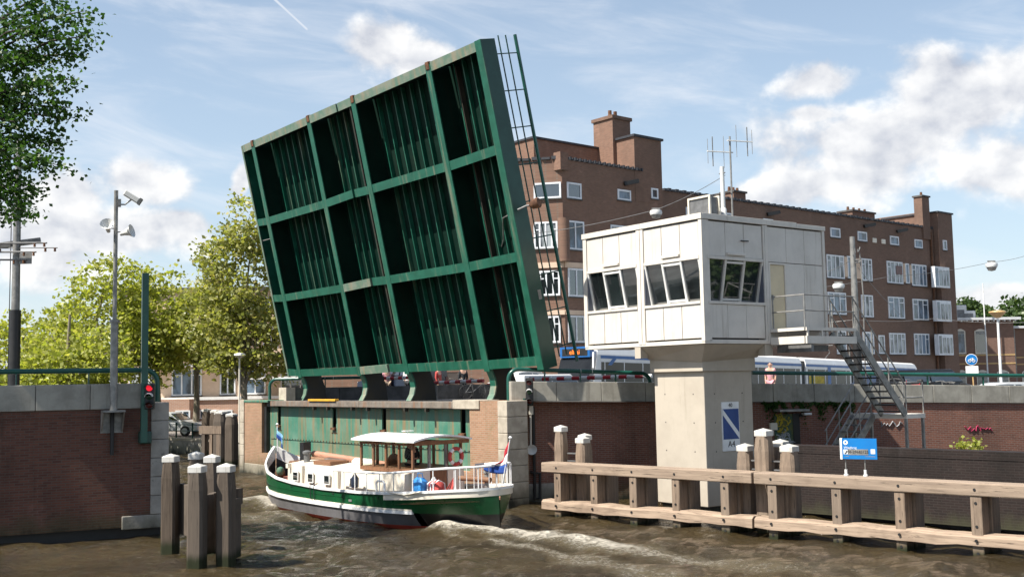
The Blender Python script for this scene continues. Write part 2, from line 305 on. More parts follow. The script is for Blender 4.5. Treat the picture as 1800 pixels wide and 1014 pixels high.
# ------------------------------------------------------------------ mesh helpers
class MB:
    def __init__(s): s.v = []; s.f = []; s.sm = False
    def add(s, vs, fs):
        o = len(s.v); s.v += [tuple(map(float, q)) for q in vs]; s.f += [tuple(i + o for i in f) for f in fs]; return s
    def box(s, x0, x1, y0, y1, z0, z1):
        return s.add([(x0, y0, z0), (x1, y0, z0), (x1, y1, z0), (x0, y1, z0), (x0, y0, z1), (x1, y0, z1), (x1, y1, z1), (x0, y1, z1)],
                     [(3, 2, 1, 0), (4, 5, 6, 7), (0, 1, 5, 4), (1, 2, 6, 5), (2, 3, 7, 6), (3, 0, 4, 7)])
    def hexa(s, b, t):   # two quads of points, bottom and top, counter-clockwise from above
        return s.add(list(b) + list(t), [(3, 2, 1, 0), (4, 5, 6, 7), (0, 1, 5, 4), (1, 2, 6, 5), (2, 3, 7, 6), (3, 0, 4, 7)])
    def prism(s, pts, axis, a, b):   # polygon (2-D) pushed along an axis
        def P(p, q): return {'x': (q, p[0], p[1]), 'y': (p[0], q, p[1]), 'z': (p[0], p[1], q)}[axis]
        n = len(pts); vs = [P(p, a) for p in pts] + [P(p, b) for p in pts]
        return s.add(vs, [tuple(range(n))[::-1], tuple(range(n, 2 * n))] + [(i, (i + 1) % n, n + (i + 1) % n, n + i) for i in range(n)])
    def tube(s, pts, r, n=8, r1=None):
        pts = [Vector(p) for p in pts]; k = len(pts); vs = []; fs = []; up = None
        for i, p in enumerate(pts):
            d = (pts[min(i + 1, k - 1)] - pts[max(i - 1, 0)]).normalized()
            if up is None: up = d.orthogonal().normalized()
            up = (up - d * up.dot(d)).normalized() if (up - d * up.dot(d)).length > 1e-5 else d.orthogonal().normalized()
            sdv = d.cross(up); rr = r if r1 is None else r + (r1 - r) * i / max(1, k - 1)
            for j in range(n):
                a = 2 * math.pi * j / n; vs.append(p + (up * math.cos(a) + sdv * math.sin(a)) * rr)
        for i in range(k - 1):
            for j in range(n): fs.append((i * n + j, i * n + (j + 1) % n, (i + 1) * n + (j + 1) % n, (i + 1) * n + j))
        fs.append(tuple(range(n))[::-1]); fs.append(tuple((k - 1) * n + j for j in range(n)))
        s.add(vs, fs); s.sm = True; return s
    def bar(s, p, q, w, h):   # square bar from p to q
        p, q = Vector(p), Vector(q); d = (q - p).normalized(); u = Vector((0, 0, 1)); sdv = d.cross(u)
        sdv = sdv.normalized() if sdv.length > 1e-4 else Vector((1, 0, 0)); u = sdv.cross(d).normalized()
        c = [(-1, -1), (1, -1), (1, 1), (-1, 1)]
        vs = [o + sdv * (a * w / 2) + u * (b * h / 2) for o in (p, q) for a, b in c]
        return s.add(vs, [(0, 1, 2, 3), (7, 6, 5, 4)] + [(i, i + 4, (i + 1) % 4 + 4, (i + 1) % 4) for i in range(4)])
    def lathe(s, prof, n=16, c=(0, 0, 0), axis='z'):
        vs = []; k = len(prof)
        for r, z in prof:
            for j in range(n):
                a = 2 * math.pi * j / n; x, y = r * math.cos(a), r * math.sin(a)
                q = {'z': (x, y, z), 'y': (x, z, y), 'x': (z, x, y)}[axis]; vs.append((q[0] + c[0], q[1] + c[1], q[2] + c[2]))
        fs = [(i * n + j, i * n + (j + 1) % n, (i + 1) * n + (j + 1) % n, (i + 1) * n + j) for i in range(k - 1) for j in range(n)]
        fs += [tuple(range(n))[::-1], tuple((k - 1) * n + j for j in range(n))]
        s.add(vs, fs); s.sm = True; return s
    def sheet(s, x0, x1, z0, z1, y, ny=1):
        return s.add([(x0, y, z0), (x1, y, z0), (x1, y, z1), (x0, y, z1)], [(0, 1, 2, 3)])
def obj(name, mb, mat, parent=None, fr=None, loc=None, bevel=0, smooth=None):
    me = bpy.data.meshes.new(name); me.from_pydata(mb.v, [], mb.f); me.update()
    bm = bmesh.new(); bm.from_mesh(me); bmesh.ops.recalc_face_normals(bm, faces=bm.faces); bm.to_mesh(me); bm.free()
    me.materials.append(M[mat] if isinstance(mat, str) else mat)
    o = bpy.data.objects.new(name, me); COL.objects.link(o)
    if fr is not None: o.location = Vector(fr.o); o.rotation_euler = (0, 0, fr.rz)
    if loc is not None: o.location = loc
    if parent is not None: o.parent = parent
    if smooth if smooth is not None else mb.sm:
        me.polygons.foreach_set('use_smooth', [True] * len(me.polygons)); me.set_sharp_from_angle(angle=R(40))
    if bevel:
        b = o.modifiers.new('bevel', 'BEVEL'); b.width = bevel; b.segments = 2; b.limit_method = 'ANGLE'
    return o
def tag(o, label, cat, group=None, kind=None):
    if kind: o['kind'] = kind
    if label: o['label'] = label
    if cat: o['category'] = cat
    if group: o['group'] = group
    return o
def thing(name, label, cat, fr=None, loc=None, rot=None, group=None):
    o = bpy.data.objects.new(name, None); COL.objects.link(o); o.empty_display_size = .2
    if fr is not None: o.location = Vector(fr.o); o.rotation_euler = (0, 0, fr.rz)
    if loc is not None: o.location = loc
    if rot is not None: o.rotation_euler = rot
    return tag(o, label, cat, group)
def struct(o): o['kind'] = 'structure'; return o
def text(name, body, size, mat, parent, loc, rot, align='CENTER', ext=.003):
    c = bpy.data.curves.new(name, 'FONT'); c.body = body; c.size = size; c.align_x = align; c.align_y = 'CENTER'; c.extrude = ext; c.resolution_u = 3
    c.materials.append(M[mat]); o = bpy.data.objects.new(name, c); COL.objects.link(o)
    dg = bpy.context.evaluated_depsgraph_get(); me = bpy.data.meshes.new_from_object(o.evaluated_get(dg)); bpy.data.objects.remove(o)
    o = bpy.data.objects.new(name, me); COL.objects.link(o); o.parent = parent; o.location = loc; o.rotation_euler = rot; return o
def dup(root, loc=None, rotz=None, label=None):
    r = root.copy(); COL.objects.link(r)
    if loc is not None: r.location = loc
    if rotz is not None: r.rotation_euler = (0, 0, rotz)
    if label: r['label'] = label
    for ch in list(root.children):
        c = ch.copy(); COL.objects.link(c); c.parent = r
        for g in list(ch.children):
            d = g.copy(); COL.objects.link(d); d.parent = c
    return r

# ------------------------------------------------------------------ water
def water():
    x = np.arange(-30, 24.01, .13); y = np.arange(16, 72.01, .16); X, Y = np.meshgrid(x, y)
    rng = np.random.default_rng(3); Z = np.zeros_like(X)
    for i in range(34):
        lam = .5 * (1.13 ** (i % 17)) ; a = rng.uniform(0, 2 * math.pi); k = 2 * math.pi / lam
        amp = .0075 * lam ** .55; Z += amp * np.sin(k * (X * math.cos(a) + Y * math.sin(a)) + rng.uniform(0, 7))
    foam = np.zeros_like(X); rise = np.zeros_like(X)
    def trail(pix, w0, w1, s0, s1, up=0.):
        P = [WD.z(*p)[:2] for p in pix]; n = len(P) - 1
        for i in range(n):
            a, b = P[i], P[i + 1]; ab = b - a; L = ab @ ab
            t = np.clip(((X - a[0]) * ab[0] + (Y - a[1]) * ab[1]) / L, 0, 1); d = np.hypot(X - a[0] - t * ab[0], Y - a[1] - t * ab[1])
            g = (i + t) / n; w = w0 + (w1 - w0) * g; f = (s0 + (s1 - s0) * g) * np.exp(-(d / w) ** 2)
            np.maximum(foam, f, out=foam); np.maximum(rise, f * up, out=rise)
    trail([(772, 935), (860, 936), (950, 946), (1050, 960), (1120, 971)], .42, .65, 1.35, .95, .13)
    trail([(1100, 970), (1230, 985), (1420, 1004)], .6, .9, .85, .5, .03)
    trail([(835, 922), (900, 930), (980, 940)], .35, .5, 1.0, .7, .06)
    trail([(870, 950), (990, 974), (1120, 1000)], .3, .5, .85, .6, .03)
    trail([(780, 938), (830, 948)], .2, .25, .8, .5, .05)
    trail([(424, 886), (455, 883), (484, 893)], .6, .35, 1.1, 1.2, .16)
    trail([(470, 898), (500, 908), (560, 917), (640, 930)], .22, .14, .95, .55, .04)
    trail([(428, 905), (500, 925)], .8, .5, .62, .5)
    trail([(1300, 975), (1600, 1010)], .7, .8, .42, .38)
    trail([(1000, 985), (1080, 998), (1160, 1010)], .5, .7, .7, .6, .02)
    Z += rise
    V = np.stack([X, Y, Z], -1).reshape(-1, 3); ny, nx = X.shape
    i = np.arange(ny - 1)[:, None] * nx + np.arange(nx - 1)[None]; Fq = np.stack([i, i + 1, i + 1 + nx, i + nx], -1).reshape(-1, 4)
    o = len(V); B = 400.
    ring = np.array([(-B, -B, 0), (B, -B, 0), (B, B, 0), (-B, B, 0), (-30, 16, 0), (x[-1], 16, 0), (x[-1], y[-1], 0), (-30, y[-1], 0)], float)
    V = np.vstack([V, ring]); Fq = np.vstack([Fq, o + np.array([(0, 1, 5, 4), (1, 2, 6, 5), (2, 3, 7, 6), (3, 0, 4, 7)])])
    me = bpy.data.meshes.new('canal_water'); me.vertices.add(len(V)); me.vertices.foreach_set('co', V.ravel())
    me.loops.add(Fq.size); me.loops.foreach_set('vertex_index', Fq.ravel().astype(np.int32))
    me.polygons.add(len(Fq)); me.polygons.foreach_set('loop_start', np.arange(0, Fq.size, 4, dtype=np.int32))
    me.update(calc_edges=True); me.polygons.foreach_set('use_smooth', [True] * len(Fq))
    at = me.attributes.new('foam', 'FLOAT', 'POINT'); at.data.foreach_set('value', np.concatenate([foam.ravel(), np.zeros(8)]))
    m, t, b = newmat('brown_canal_water'); p = t.new('ShaderNodeNewGeometry').outputs['Position']
    deep = t.noise(p, .35, 3, .5); wc = t.mix(t.step(deep, .35, .65), (.050, .035, .0145), (.029, .021, .0095))
    fa = t.new('ShaderNodeAttribute', attribute_name='foam').outputs['Fac']
    fn = t.noise(t.vmul(p, (1., 1.25, 1.)), 8.5, 8, .74, .3); f2 = t.noise(p, 1.6, 4, .6)
    fm = t.step(t.m('ADD', t.m('MULTIPLY', fa, 1.0), t.m('ADD', t.m('MULTIPLY', t.m('SUBTRACT', fn, .5), 2.4), t.m('MULTIPLY', t.m('SUBTRACT', f2, .5), .7))), .45, 1.2)
    fm = t.m('MULTIPLY', fm, t.step(fa, .12, .4))
    milky = t.m('MULTIPLY', t.step(fa, .1, .9), .55)
    wc = t.mix(milky, wc, (.20, .165, .10)); t.l.new(t.mix(fm, wc, (.50, .455, .375)), b.inputs['Base Color'])
    t.put(b.inputs['Roughness'], t.m('ADD', .07, t.m('MULTIPLY', fm, .55))); b.inputs['IOR'].default_value = 1.40
    bn = t.new('ShaderNodeBump'); bn.inputs['Strength'].default_value = 1.; bn.inputs['Distance'].default_value = .14
    rid = t.m('SUBTRACT', 1., t.m('ABSOLUTE', t.m('MULTIPLY', t.m('SUBTRACT', t.noise(t.vmul(p, (.7, 1.2, 1)), 2.6, 5, .55, 1.2), .5), 2.6)))
    hh = t.m('ADD', t.m('MULTIPLY', rid, .75), t.m('MULTIPLY', t.noise(t.vmul(p, (.8, 1.3, 1)), 8., 5, .6, .6), .65))
    t.l.new(t.m('ADD', hh, t.m('MULTIPLY', fm, .35)), bn.inputs['Height']); t.l.new(bn.outputs[0], b.inputs['Normal'])
    me.materials.append(m); w = bpy.data.objects.new('canal_water', me); COL.objects.link(w); struct(w)
water()

# ------------------------------------------------------------------ ground
def land(name, rows, mat):
    """rows of world points (left to right), front row first; a skirt drops below water along the front"""
    mb = MB(); n = len(rows[0]); vs = [p for r in rows for p in r]
    fs = [(i * n + j, i * n + j + 1, (i + 1) * n + j + 1, (i + 1) * n + j) for i in range(len(rows) - 1) for j in range(n - 1)]
    mb.add(vs, fs); return struct(obj(name, mb, mat))
b0 = BR.w(-20.4, .9); b1 = BR.w(.4, .9)
def wall_pt(x, back=0.): return WW.w(x, .55 + back)
rows = []
for back, dz in ((0, 0), (14, -.25), (34, -1.7), (70, -2.1), (400, -2.2)):
    r = [BR.w(-20.4, .9 + back), BR.w(.2, .9 + back)]
    r += [WW.w(18, .55 + back), WW.w(60, .55 + back * 1.0)]
    zz = [3.28, 3.28, 2.82, 1.7]
    rows.append([(p.x, p.y, (z if back < 20 else min(z, 3.28)) + dz if back < 30 else 3.28 + dz) for p, z in zip(r, zz)])
land('street', rows, 'tarmac')
lw = [LW.w(-60, .5), LW.w(.1, .5), (-30, 60, 0), (-110, 70, 0)]
mb = MB(); mb.add([(p[0], p[1], 3.36) for p in lw], [(0, 1, 2, 3)]); struct(obj('left_bank_pavement', mb, 'tarmac'))
q = [FQ.w(-90, .3), FQ.w(14.5, .3), FQ.w(16, 60), FQ.w(40, 400), FQ.w(-300, 400)]
mb = MB(); mb.add([(p.x, p.y, .92) for p in q], [(0, 1, 2, 3, 4)]); struct(obj('far_quay_pavement', mb, 'grasspave'))
# landing behind the low wall
p = [LO.w(.3, .3), LO.w(30, .3), LO.w(30, 9), WW.w(8.2, .3)]
mb = MB(); mb.add([(a.x, a.y, 1.15) for a in p], [(0, 1, 2, 3)]); struct(obj('lower_landing_pavement', mb, 'tarmac'))

# ------------------------------------------------------------------ quay walls
def coping_run(parent, x0, x1, zb0, zb1, h, y0, y1, step, mat='coping'):
    n = max(1, round((x1 - x0) / step))
    for i in range(n):
        a = x0 + (x1 - x0) * i / n; b = x0 + (x1 - x0) * (i + 1) / n - .012
        za = zb0 + (zb1 - zb0) * i / n; zb = zb0 + (zb1 - zb0) * (i + 1) / n; mb = MB()
        mb.hexa([(a, y0, za), (b, y0, zb), (b, y1, zb), (a, y1, za)], [(a, y0, za + h), (b, y0, zb + h), (b, y1, zb + h), (a, y1, za + h)])
        obj('coping_stone', mb, mat, parent, bevel=.015)
t = thing('quay_wall', 'red brick quay wall with grey coping at the left edge', 'quay wall', LW)
obj('brick_face', MB().box(-40, -.2, 0, 1.2, .28, 3.39), 'brick_red', t)
obj('soldier_course', MB().box(-40, -.46, -.012, .3, 3.18, 3.392), 'brick_red', t)
obj('footing', MB().box(-40, .1, .22, 1.2, -.8, .28), 'black', t)
obj('footing_stone', MB().box(-.92, .22, -.035, .4, .22, .57), 'stone_g', t, bevel=.02)
coping_run(t, -40, -.42, 3.395, 3.395, .665, -.06, .5, 1.32)
for i in range(6): obj('quoin_stone', MB().box(-.2, .26, -.05, .9, .58 + i * .495, .58 + i * .495 + .485), 'stone_g', t, bevel=.018)
t = thing('quay_wall', 'long grey coping and brick wall behind the white control cabin', 'quay wall', WW)
mb = MB(); mb.hexa([(-.3, 0, -.8), (60, 0, -.8), (60, .9, -.8), (-.3, .9, -.8)], [(-.3, 0, 3.30), (60, 0, 1.7), (60, .9, 1.7), (-.3, .9, 3.30)])
obj('brick_face', mb, 'brick_quay', t)
mb = MB(); mb.hexa([(-.28, -.012, 3.09), (60, -.012, 1.49), (60, .2, 1.49), (-.28, .2, 3.09)], [(-.28, -.012, 3.302), (60, -.012, 1.702), (60, .2, 1.702), (-.28, .2, 3.302)])
obj('soldier_course', mb, 'brick_quay', t)
obj('footing_stone', MB().box(-.3, 2.6, -.06, .3, -.6, .62), 'stone_g', t)
coping_run(t, -.62, 50, 3.305, 3.305 - .0267 * 50, .63, -.06, .5, 1.55)
t = thing('quay_wall', 'low dark brick wall behind the timber guide beams', 'quay wall', LO)
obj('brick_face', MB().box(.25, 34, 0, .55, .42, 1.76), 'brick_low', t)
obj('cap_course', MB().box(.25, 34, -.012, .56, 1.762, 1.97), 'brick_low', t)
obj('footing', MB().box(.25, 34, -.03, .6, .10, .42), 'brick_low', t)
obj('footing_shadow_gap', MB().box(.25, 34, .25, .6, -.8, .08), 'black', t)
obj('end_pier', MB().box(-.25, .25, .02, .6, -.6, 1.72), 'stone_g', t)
t = thing('quay_wall', 'low pale stone quay wall under the parked silver car', 'quay wall', FQ)
obj('stone_face', MB().box(-90, 14.6, 0, .8, -.6, .80), 'stone_g', t); obj('coping_stone', MB().box(-90, 14.6, -.05, .8, .80, .93), 'stone', t)

# ------------------------------------------------------------------ green pipe railings
def arc(c, r, a0, a1, n, ux, uz):
    return [Vector(c) + ux * (r * math.cos(R(a0 + (a1 - a0) * i / n))) + uz * (r * math.sin(R(a0 + (a1 - a0) * i / n))) for i in range(n + 1)]
def railing(label, fr, x0, x1, z0, z1, foot0, foot1, y, bend, step=1.75, slope=0.):
    t = thing('pipe_railing', label, 'railing', fr); X = Vector((1, 0, 0)); Z = Vector((0, 0, 1)); r = .34
    pts = []
    if bend[0]: pts += [Vector((x0, y, foot0))] + arc((x0 + r, y, z0 - r), r, 180, 90, 6, X, Z)
    else: pts += [Vector((x0, y, z0))]
    if bend[1]: pts += arc((x1 - r, y, z1 - r), r, 90, 0, 6, X, Z) + [Vector((x1, y, foot1))]
    else: pts += [Vector((x1, y, z1))]
    obj('handrail_pipe', MB().tube(pts, .068, 12), 'railgreen', t)
    n = int((x1 - x0) / step)
    for i in range(1, n):
        x = x0 + (x1 - x0) * i / n; z = z0 + (z1 - z0) * i / n
        obj('post', MB().box(x - .018, x + .018, y - .03, y + .03, z - 1.1, z - .05), 'railgreen', t)
    for x in ((x0 + x1) / 2, (x0 + x1) / 2 + .4):
        z = z0 + (z1 - z0) * (x - x0) / (x1 - x0); obj('pipe_joint', MB().tube([(x, y, z), (x + .018, y, z)], .071, 12), 'aluwhite', t)
railing('green pipe railing on top of the left quay wall', LW, -30, .02, 4.42, 4.42, 3.3, 3.55, .42, (0, 1))
railing('green pipe railing between bridge and control cabin', WW, -.62, 4.28, 4.33, 4.13, 3.3, 3.6, .3, (1, 1), 1.2)
railing('long green pipe railing right of the control cabin', WW, 8.0, 44, 4.08, 3.12, 3.3, 3.0, .3, (0, 0), 2.2)
railing('green pipe railing left of the raised bridge leaf', Frame(*BR.w(-19.6, 1.0)[:2], -10), .0, 5.4, 4.25, 4.25, 3.2, 3.2, 0, (1, 0), 2.)

# ------------------------------------------------------------------ bridge abutment
t = thing('bridge_abutment', 'brick abutment with rusty pale green steel plates under the raised bridge', 'abutment', BR)
obj('brick_pier', MB().box(-20.13, -18.27, 0, 1.2, .46, 3.22), 'brick_tan', t); obj('brick_pier', MB().box(-2.05, -.43, 0, 1.2, .46, 3.31), 'brick_tan', t)
obj('pier_cap', MB().box(-20.2, -17.6, -.03, 1.0, 3.22, 3.31), 'plate', t, bevel=.01)
obj('lower_brick_wall', MB().box(-18.27, -2.05, 0, 1.2, .46, .98), 'brick_tan', t)
obj('stone_base', MB().box(-20.1, -.43, -.03, 1.2, -.8, .46), 'stone', t, bevel=.02)
for x0, x1 in ((-20.60, -20.13), (-.43, .07)):
    for i in range(7):
        o = obj('quoin_stone', MB().box(x0, x1, -.05, .78, -.25 + i * .512, -.25 + i * .512 + .50), 'stone', t, bevel=.018)
    if x0 > -5: continue
slots = (-17.09, -12.0, -8.07, -2.86)
edges = [-18.05] + [e for s_ in slots for e in (s_ - .15, s_ + .15)] + [-2.05]
for i in range(0, len(edges), 2):
    a, b = edges[i], edges[i + 1]; n = max(1, round((b - a) / 2.6))
    for k in range(n): obj('steel_plate', MB().box(a + (b - a) * k / n, a + (b - a) * (k + 1) / n - .012, .30, .36, .98, 3.02), 'plate', t)
for s_ in slots: obj('slot_cover_plate', MB().box(s_ - .15, s_ + .15, .31, .36, .98, 2.129), 'plate', t); obj('slot_sill', MB().box(s_ - .17, s_ + .17, .20, .36, 2.13, 2.22), 'rust', t)
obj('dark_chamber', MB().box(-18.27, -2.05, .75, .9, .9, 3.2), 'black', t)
obj('jamb', MB().box(-18.27, -18.05, .12, .5, .98, 3.02), 'black', t)
mb = MB()
for i in range(60):
    x = -17.6 + i * .26; mb.box(x - .02, x + .02, .275, .30, 1.62, 1.66)
for s_ in slots:
    for k in range(4): mb.box(s_ - .2 + k * .13, s_ - .16 + k * .13, .275, .30, 1.98, 2.02)
obj('bolt_row', mb, 'rust', t)
obj('rib_flange', MB().box(-17.9, -2.1, .28, .30, 1.60, 1.615), 'darkgreen', t)
mb = MB()
mb.tube([(-17.75, .2, 1.35), (-17.6, .14, 1.28), (-17.35, .14, 1.3), (-17.3, .14, 1.1), (-17.45, .14, 1.08)], .03, 6); obj('mooring_hook', mb, 'black', t)
for a, b in ((-17.3, -9.4), (-9.38, -3.0)): obj('ledge_beam', MB().box(a, b, -.04, .55, 3.06, 3.28), 'ledge', t, bevel=.012)
obj('ledge_stone', MB().box(-2.98, -1.45, -.05, .8, 3.05, 3.34), 'stone', t, bevel=.015)
obj('ledge_end', MB().box(-18.0, -17.3, .12, .5, 3.03, 3.26), 'black', t)
for x in (-13.1, -11.9, -9.9, -8.7, -6.0, -4.6): obj('ledge_bracket', MB().box(x - .05, x + .05, -.10, .05, 2.93, 3.07), 'legdark', t)
obj('yellow_guard_bar', MB().box(-13.55, -11.2, -.10, .08, 3.285, 3.37), 'yellow', t, bevel=.01)
t = thing('approach_parapet', 'dark concrete parapet beside the road left of the raised bridge', 'parapet', BR)
mb = MB(); 
for k in range(5): mb.box(-17.9, -17.5, 1.2 + k * 2.3, 3.48 + k * 2.3, 2.6, 3.83)
obj('concrete_panel', mb, 'concdark', t); obj('end_stone', MB().box(-18.1, -17.35, .75, 1.19, 3.2, 3.86), 'stone', t)

# ------------------------------------------------------------------ raised bridge leaf
TH = math.atan(2.2 / 9.95)
LF = thing('bridge_leaf', 'huge dark green bascule bridge leaf raised steeply with its ribbed underside showing', 'drawbridge', loc=BR.w(-1.66, 1.45, 4.4), rot=(TH, 0, BR.rz))
LF.scale = (1.059, 1.045, 1.045)
def tz(t_, z): a, b = t_ - .2, z - 4.4; return (a * math.cos(TH) + b * math.sin(TH), -a * math.sin(TH) + b * math.cos(TH))
GX = [-14.83, -9.7, -6.22, -1.26]; TOPW = 10.20; D_ = .80
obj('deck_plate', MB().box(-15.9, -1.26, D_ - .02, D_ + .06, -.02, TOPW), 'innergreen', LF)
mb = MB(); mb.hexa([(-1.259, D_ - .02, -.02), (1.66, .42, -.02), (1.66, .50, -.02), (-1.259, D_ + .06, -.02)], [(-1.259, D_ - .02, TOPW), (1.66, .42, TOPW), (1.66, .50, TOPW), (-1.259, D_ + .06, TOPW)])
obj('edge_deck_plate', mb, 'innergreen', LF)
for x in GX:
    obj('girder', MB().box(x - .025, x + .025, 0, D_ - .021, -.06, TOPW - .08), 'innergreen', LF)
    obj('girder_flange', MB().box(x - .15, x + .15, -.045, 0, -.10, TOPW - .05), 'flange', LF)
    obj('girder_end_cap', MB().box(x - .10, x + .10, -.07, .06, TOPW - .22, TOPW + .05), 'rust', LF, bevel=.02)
obj('side_girder', MB().box(1.665, 1.70, -.02, .52, -.10, TOPW + .02), 'darkgreen', LF)
obj('side_girder_flange', MB().box(1.40, 1.70, -.05, -.021, -.10, TOPW + .02), 'flange', LF)
obj('side_girder', MB().box(-15.94, -15.91, -.02, D_ + .03, -.05, TOPW), 'leafgreen', LF)
obj('side_girder_flange', MB().box(-15.95, -15.83, -.05, -.021, -.05, TOPW), 'topchord', LF)
dd = lambda x: (D_ if x < -1.26 else D_ + (.44 - D_) * (x + 1.26) / 2.92) - .022
LEV = [.10, 3.40, 6.76, TOPW - .14]
for li, w in enumerate(LEV):
    top = li == 3; fm = 'topchord' if top else 'flange'
    segs = [(-15.83, -14.98, .05, 0.), (-14.68, -9.85, .0, 0.), (-9.55, -7.42, .0, .055), (-7.36, -6.37, .055, .03), (-6.07, -1.41, .03, .03), (-1.11, 1.40, .02, .08)]
    for k, (a, b, da, db) in enumerate(segs):
        if top: da = db = 0.
        h = .15; y0 = -.032 - .03 * (k == 2) ; mb = MB()
        mb.hexa([(a, y0, w - h + da), (b, y0 - .03 * (k == 2 and not top), w - h + db), (b, 0, w - h + db), (a, 0, w - h + da)],
                [(a, y0, w + h + da), (b, y0 - .03 * (k == 2 and not top), w + h + db), (b, 0, w + h + db), (a, 0, w + h + da)])
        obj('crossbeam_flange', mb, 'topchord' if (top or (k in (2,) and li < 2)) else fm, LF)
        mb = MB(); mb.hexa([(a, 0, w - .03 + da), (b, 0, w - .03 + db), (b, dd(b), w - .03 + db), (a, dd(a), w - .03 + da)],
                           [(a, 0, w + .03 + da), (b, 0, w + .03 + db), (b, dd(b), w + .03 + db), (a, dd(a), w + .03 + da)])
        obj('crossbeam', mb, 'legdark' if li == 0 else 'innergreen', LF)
bays = [(-15.9, -14.83, 1), (-14.83, -9.7, 8), (-9.7, -6.6, 5), (-6.22, -1.26, 8), (-1.26, 1.66, 4)]
for a, b, n in bays:
    for k in range(n):
        x = a + (b - a) * (k + 1) / (n + 1)
        yd = D_ if x < -1.26 else D_ + (.44 - D_) * (x + 1.26) / 2.92
        obj('deck_rib', MB().box(x - .024, x + .024, yd - .17, yd - .021, .14, TOPW - .2), 'flange', LF)
obj('seam_plate', MB().box(-6.66, -6.58, .03, D_ - .021, .2, TOPW - .3), 'legdark', LF)
obj('seam_plate', MB().box(-.55, -.50, .50, .68, .2, TOPW - .3), 'legdark', LF)
for gi, x in enumerate(GX):
    fr_ = [(.16, 4.66), (.27, 4.38), (.42, 4.08), (.47, 3.82), (.41, 3.56), (.24, 3.285)]; bk = [(1.4, 3.285), (1.32, 3.9), (1.06, 4.6)]
    F2 = [tz(*p) for p in fr_]; B2 = [tz(*p) for p in bk]
    mb = MB(); mb.prism([(p[0], p[1]) for p in F2 + B2], 'x', x - .11, x + .11); obj('pivot_leg', mb, 'legdark', LF)
    for nm, rng, mt in (('leg_flange', (0, 1, 2, 3), 'flange'), ('leg_flange', (3, 4, 5), 'topchord')):
        mb = MB(); P = [F2[i] for i in rng]
        for i in range(len(P) - 1):
            (y0, z0), (y1, z1) = P[i], P[i + 1]
            mb.hexa([(x - .16, y1 - .045, z1), (x + .16, y1 - .045, z1), (x + .16, y1 + .01, z1), (x - .16, y1 + .01, z1)],
                    [(x - .16, y0 - .045, z0), (x + .16, y0 - .045, z0), (x + .16, y0 + .01, z0), (x - .16, y0 + .01, z0)])
        obj(nm, mb, mt, LF)
# its roadside railing, floodlight and wires
for y, r, w0 in ((.74, .022, .15), (1.04, .022, .15), (1.42, .055, -.15)):
    obj('railing_bar', MB().tube([(1.62, y, w0), (1.62, y, TOPW + .12)], r, 8), 'railgreen' if r > .03 else 'darkgreen', LF)
for k in range(9):
    w = TOPW - .45 - k * 1.16; obj('railing_post', MB().tube([(1.62, .5, w), (1.62, 1.42, w)], .02, 6), 'darkgreen', LF)
fl = obj('floodlight', MB().lathe([(.02, -.02), (.05, .0), (.14, .10), (.17, .30), (.15, .34)], 14, (0, 0, 0), 'x'), 'rust', LF, loc=(2.05, .35, 4.95))
fl.rotation_euler = (0, R(-8), R(25))
obj('bracket', MB().tube([(-.38, -.1, 0), (-.1, -.02, .03), (.03, 0, 0)], .03, 6), 'galvd', fl)
obj('conduit', MB().tube([(1.4, -.02, 4.8), (.75, .25, 4.75), (.2, .55, 4.1), (-.35, D_ - .1, 3.6)], .02, 6), 'galv', LF)
obj('number_plate', MB().box(1.70, 1.712, .30, .42, 2.05, 2.35), 'galv', LF)
mb = MB()
for (x, w) in ((-15.5, 6.0),): mb.tube([(x - .2, -.02, w), (x + .5, .0, w)], .02, 6)
obj('latch_pin', mb, 'galv', LF)

# ------------------------------------------------------------------ bridge keeper's cabin
HL, HW, Z0, Z1 = 5.35, 5.57, 4.91, 8.70
CB = thing('control_cabin', 'white panelled bridge control cabin raised on a square concrete column', 'control cabin', HS)
mb = MB(); mb.box(-2.80, -.70, .62, 2.70, .16, 4.3); obj('concrete_column', mb, 'concrete', CB, bevel=.02)
rgc = random.Random(2)
for zz_ in (.9, 1.75, 2.6, 3.45):
    for yy in (1.05, 2.25): obj('shutter_hole', MB().lathe([(.022, -.003), (.022, .004)], 8, (-.70, yy, zz_), 'x'), 'concdark', CB)
    for xx in (-2.35, -1.15): obj('shutter_hole', MB().lathe([(.022, -.004), (.022, .003)], 8, (xx, .62, zz_), 'y'), 'concdark', CB)
obj('column_foot', MB().box(-2.7, -.8, .72, 2.6, -.8, .10), 'concdark', CB); obj('foot_gap', MB().box(-2.72, -.78, .70, 2.62, .10, .16), 'black', CB)
mb = MB(); c = (-1.75, 1.66)
lo_ = [(-2.86, .50), (-.62, .50), (-.62, 2.80), (-2.86, 2.80)]
mb.hexa([(a, b, 4.12) for a, b in lo_], [(a, b, 4.52) for a, b in lo_]); obj('column_head', mb, 'concrete', CB, bevel=.02)
up_ = [(-2.95, .04), (-.06, .04), (-.06, 2.9), (-2.95, 2.9)]; mid = [(-2.86, .46), (-.60, .46), (-.60, 2.86), (-2.86, 2.86)]
mb = MB(); mb.hexa([(a, b, 4.40 if i == 1 else 4.523) for i, (a, b) in enumerate(mid)], [(a, b, 4.90) for a, b in up_]); obj('head_flare', mb, 'concrete', CB)
obj('corbel_block', MB().box(-2.98, -2.72, .0, .30, 4.56, 4.90), 'concrete', CB); obj('corbel_block', MB().box(-.30, -.04, 2.6, 2.95, 4.56, 4.90), 'concrete', CB)
obj('floor_slab', MB().box(-HL, 0, 0, HW, Z0, Z0 + .12), 'panelframe', CB, bevel=.01)
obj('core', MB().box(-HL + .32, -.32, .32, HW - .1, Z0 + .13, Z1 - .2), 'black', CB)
ZS0, ZS1, ZW0, ZW1, ZT = Z0 + .121, 6.06, 6.17, 7.38, 8.52
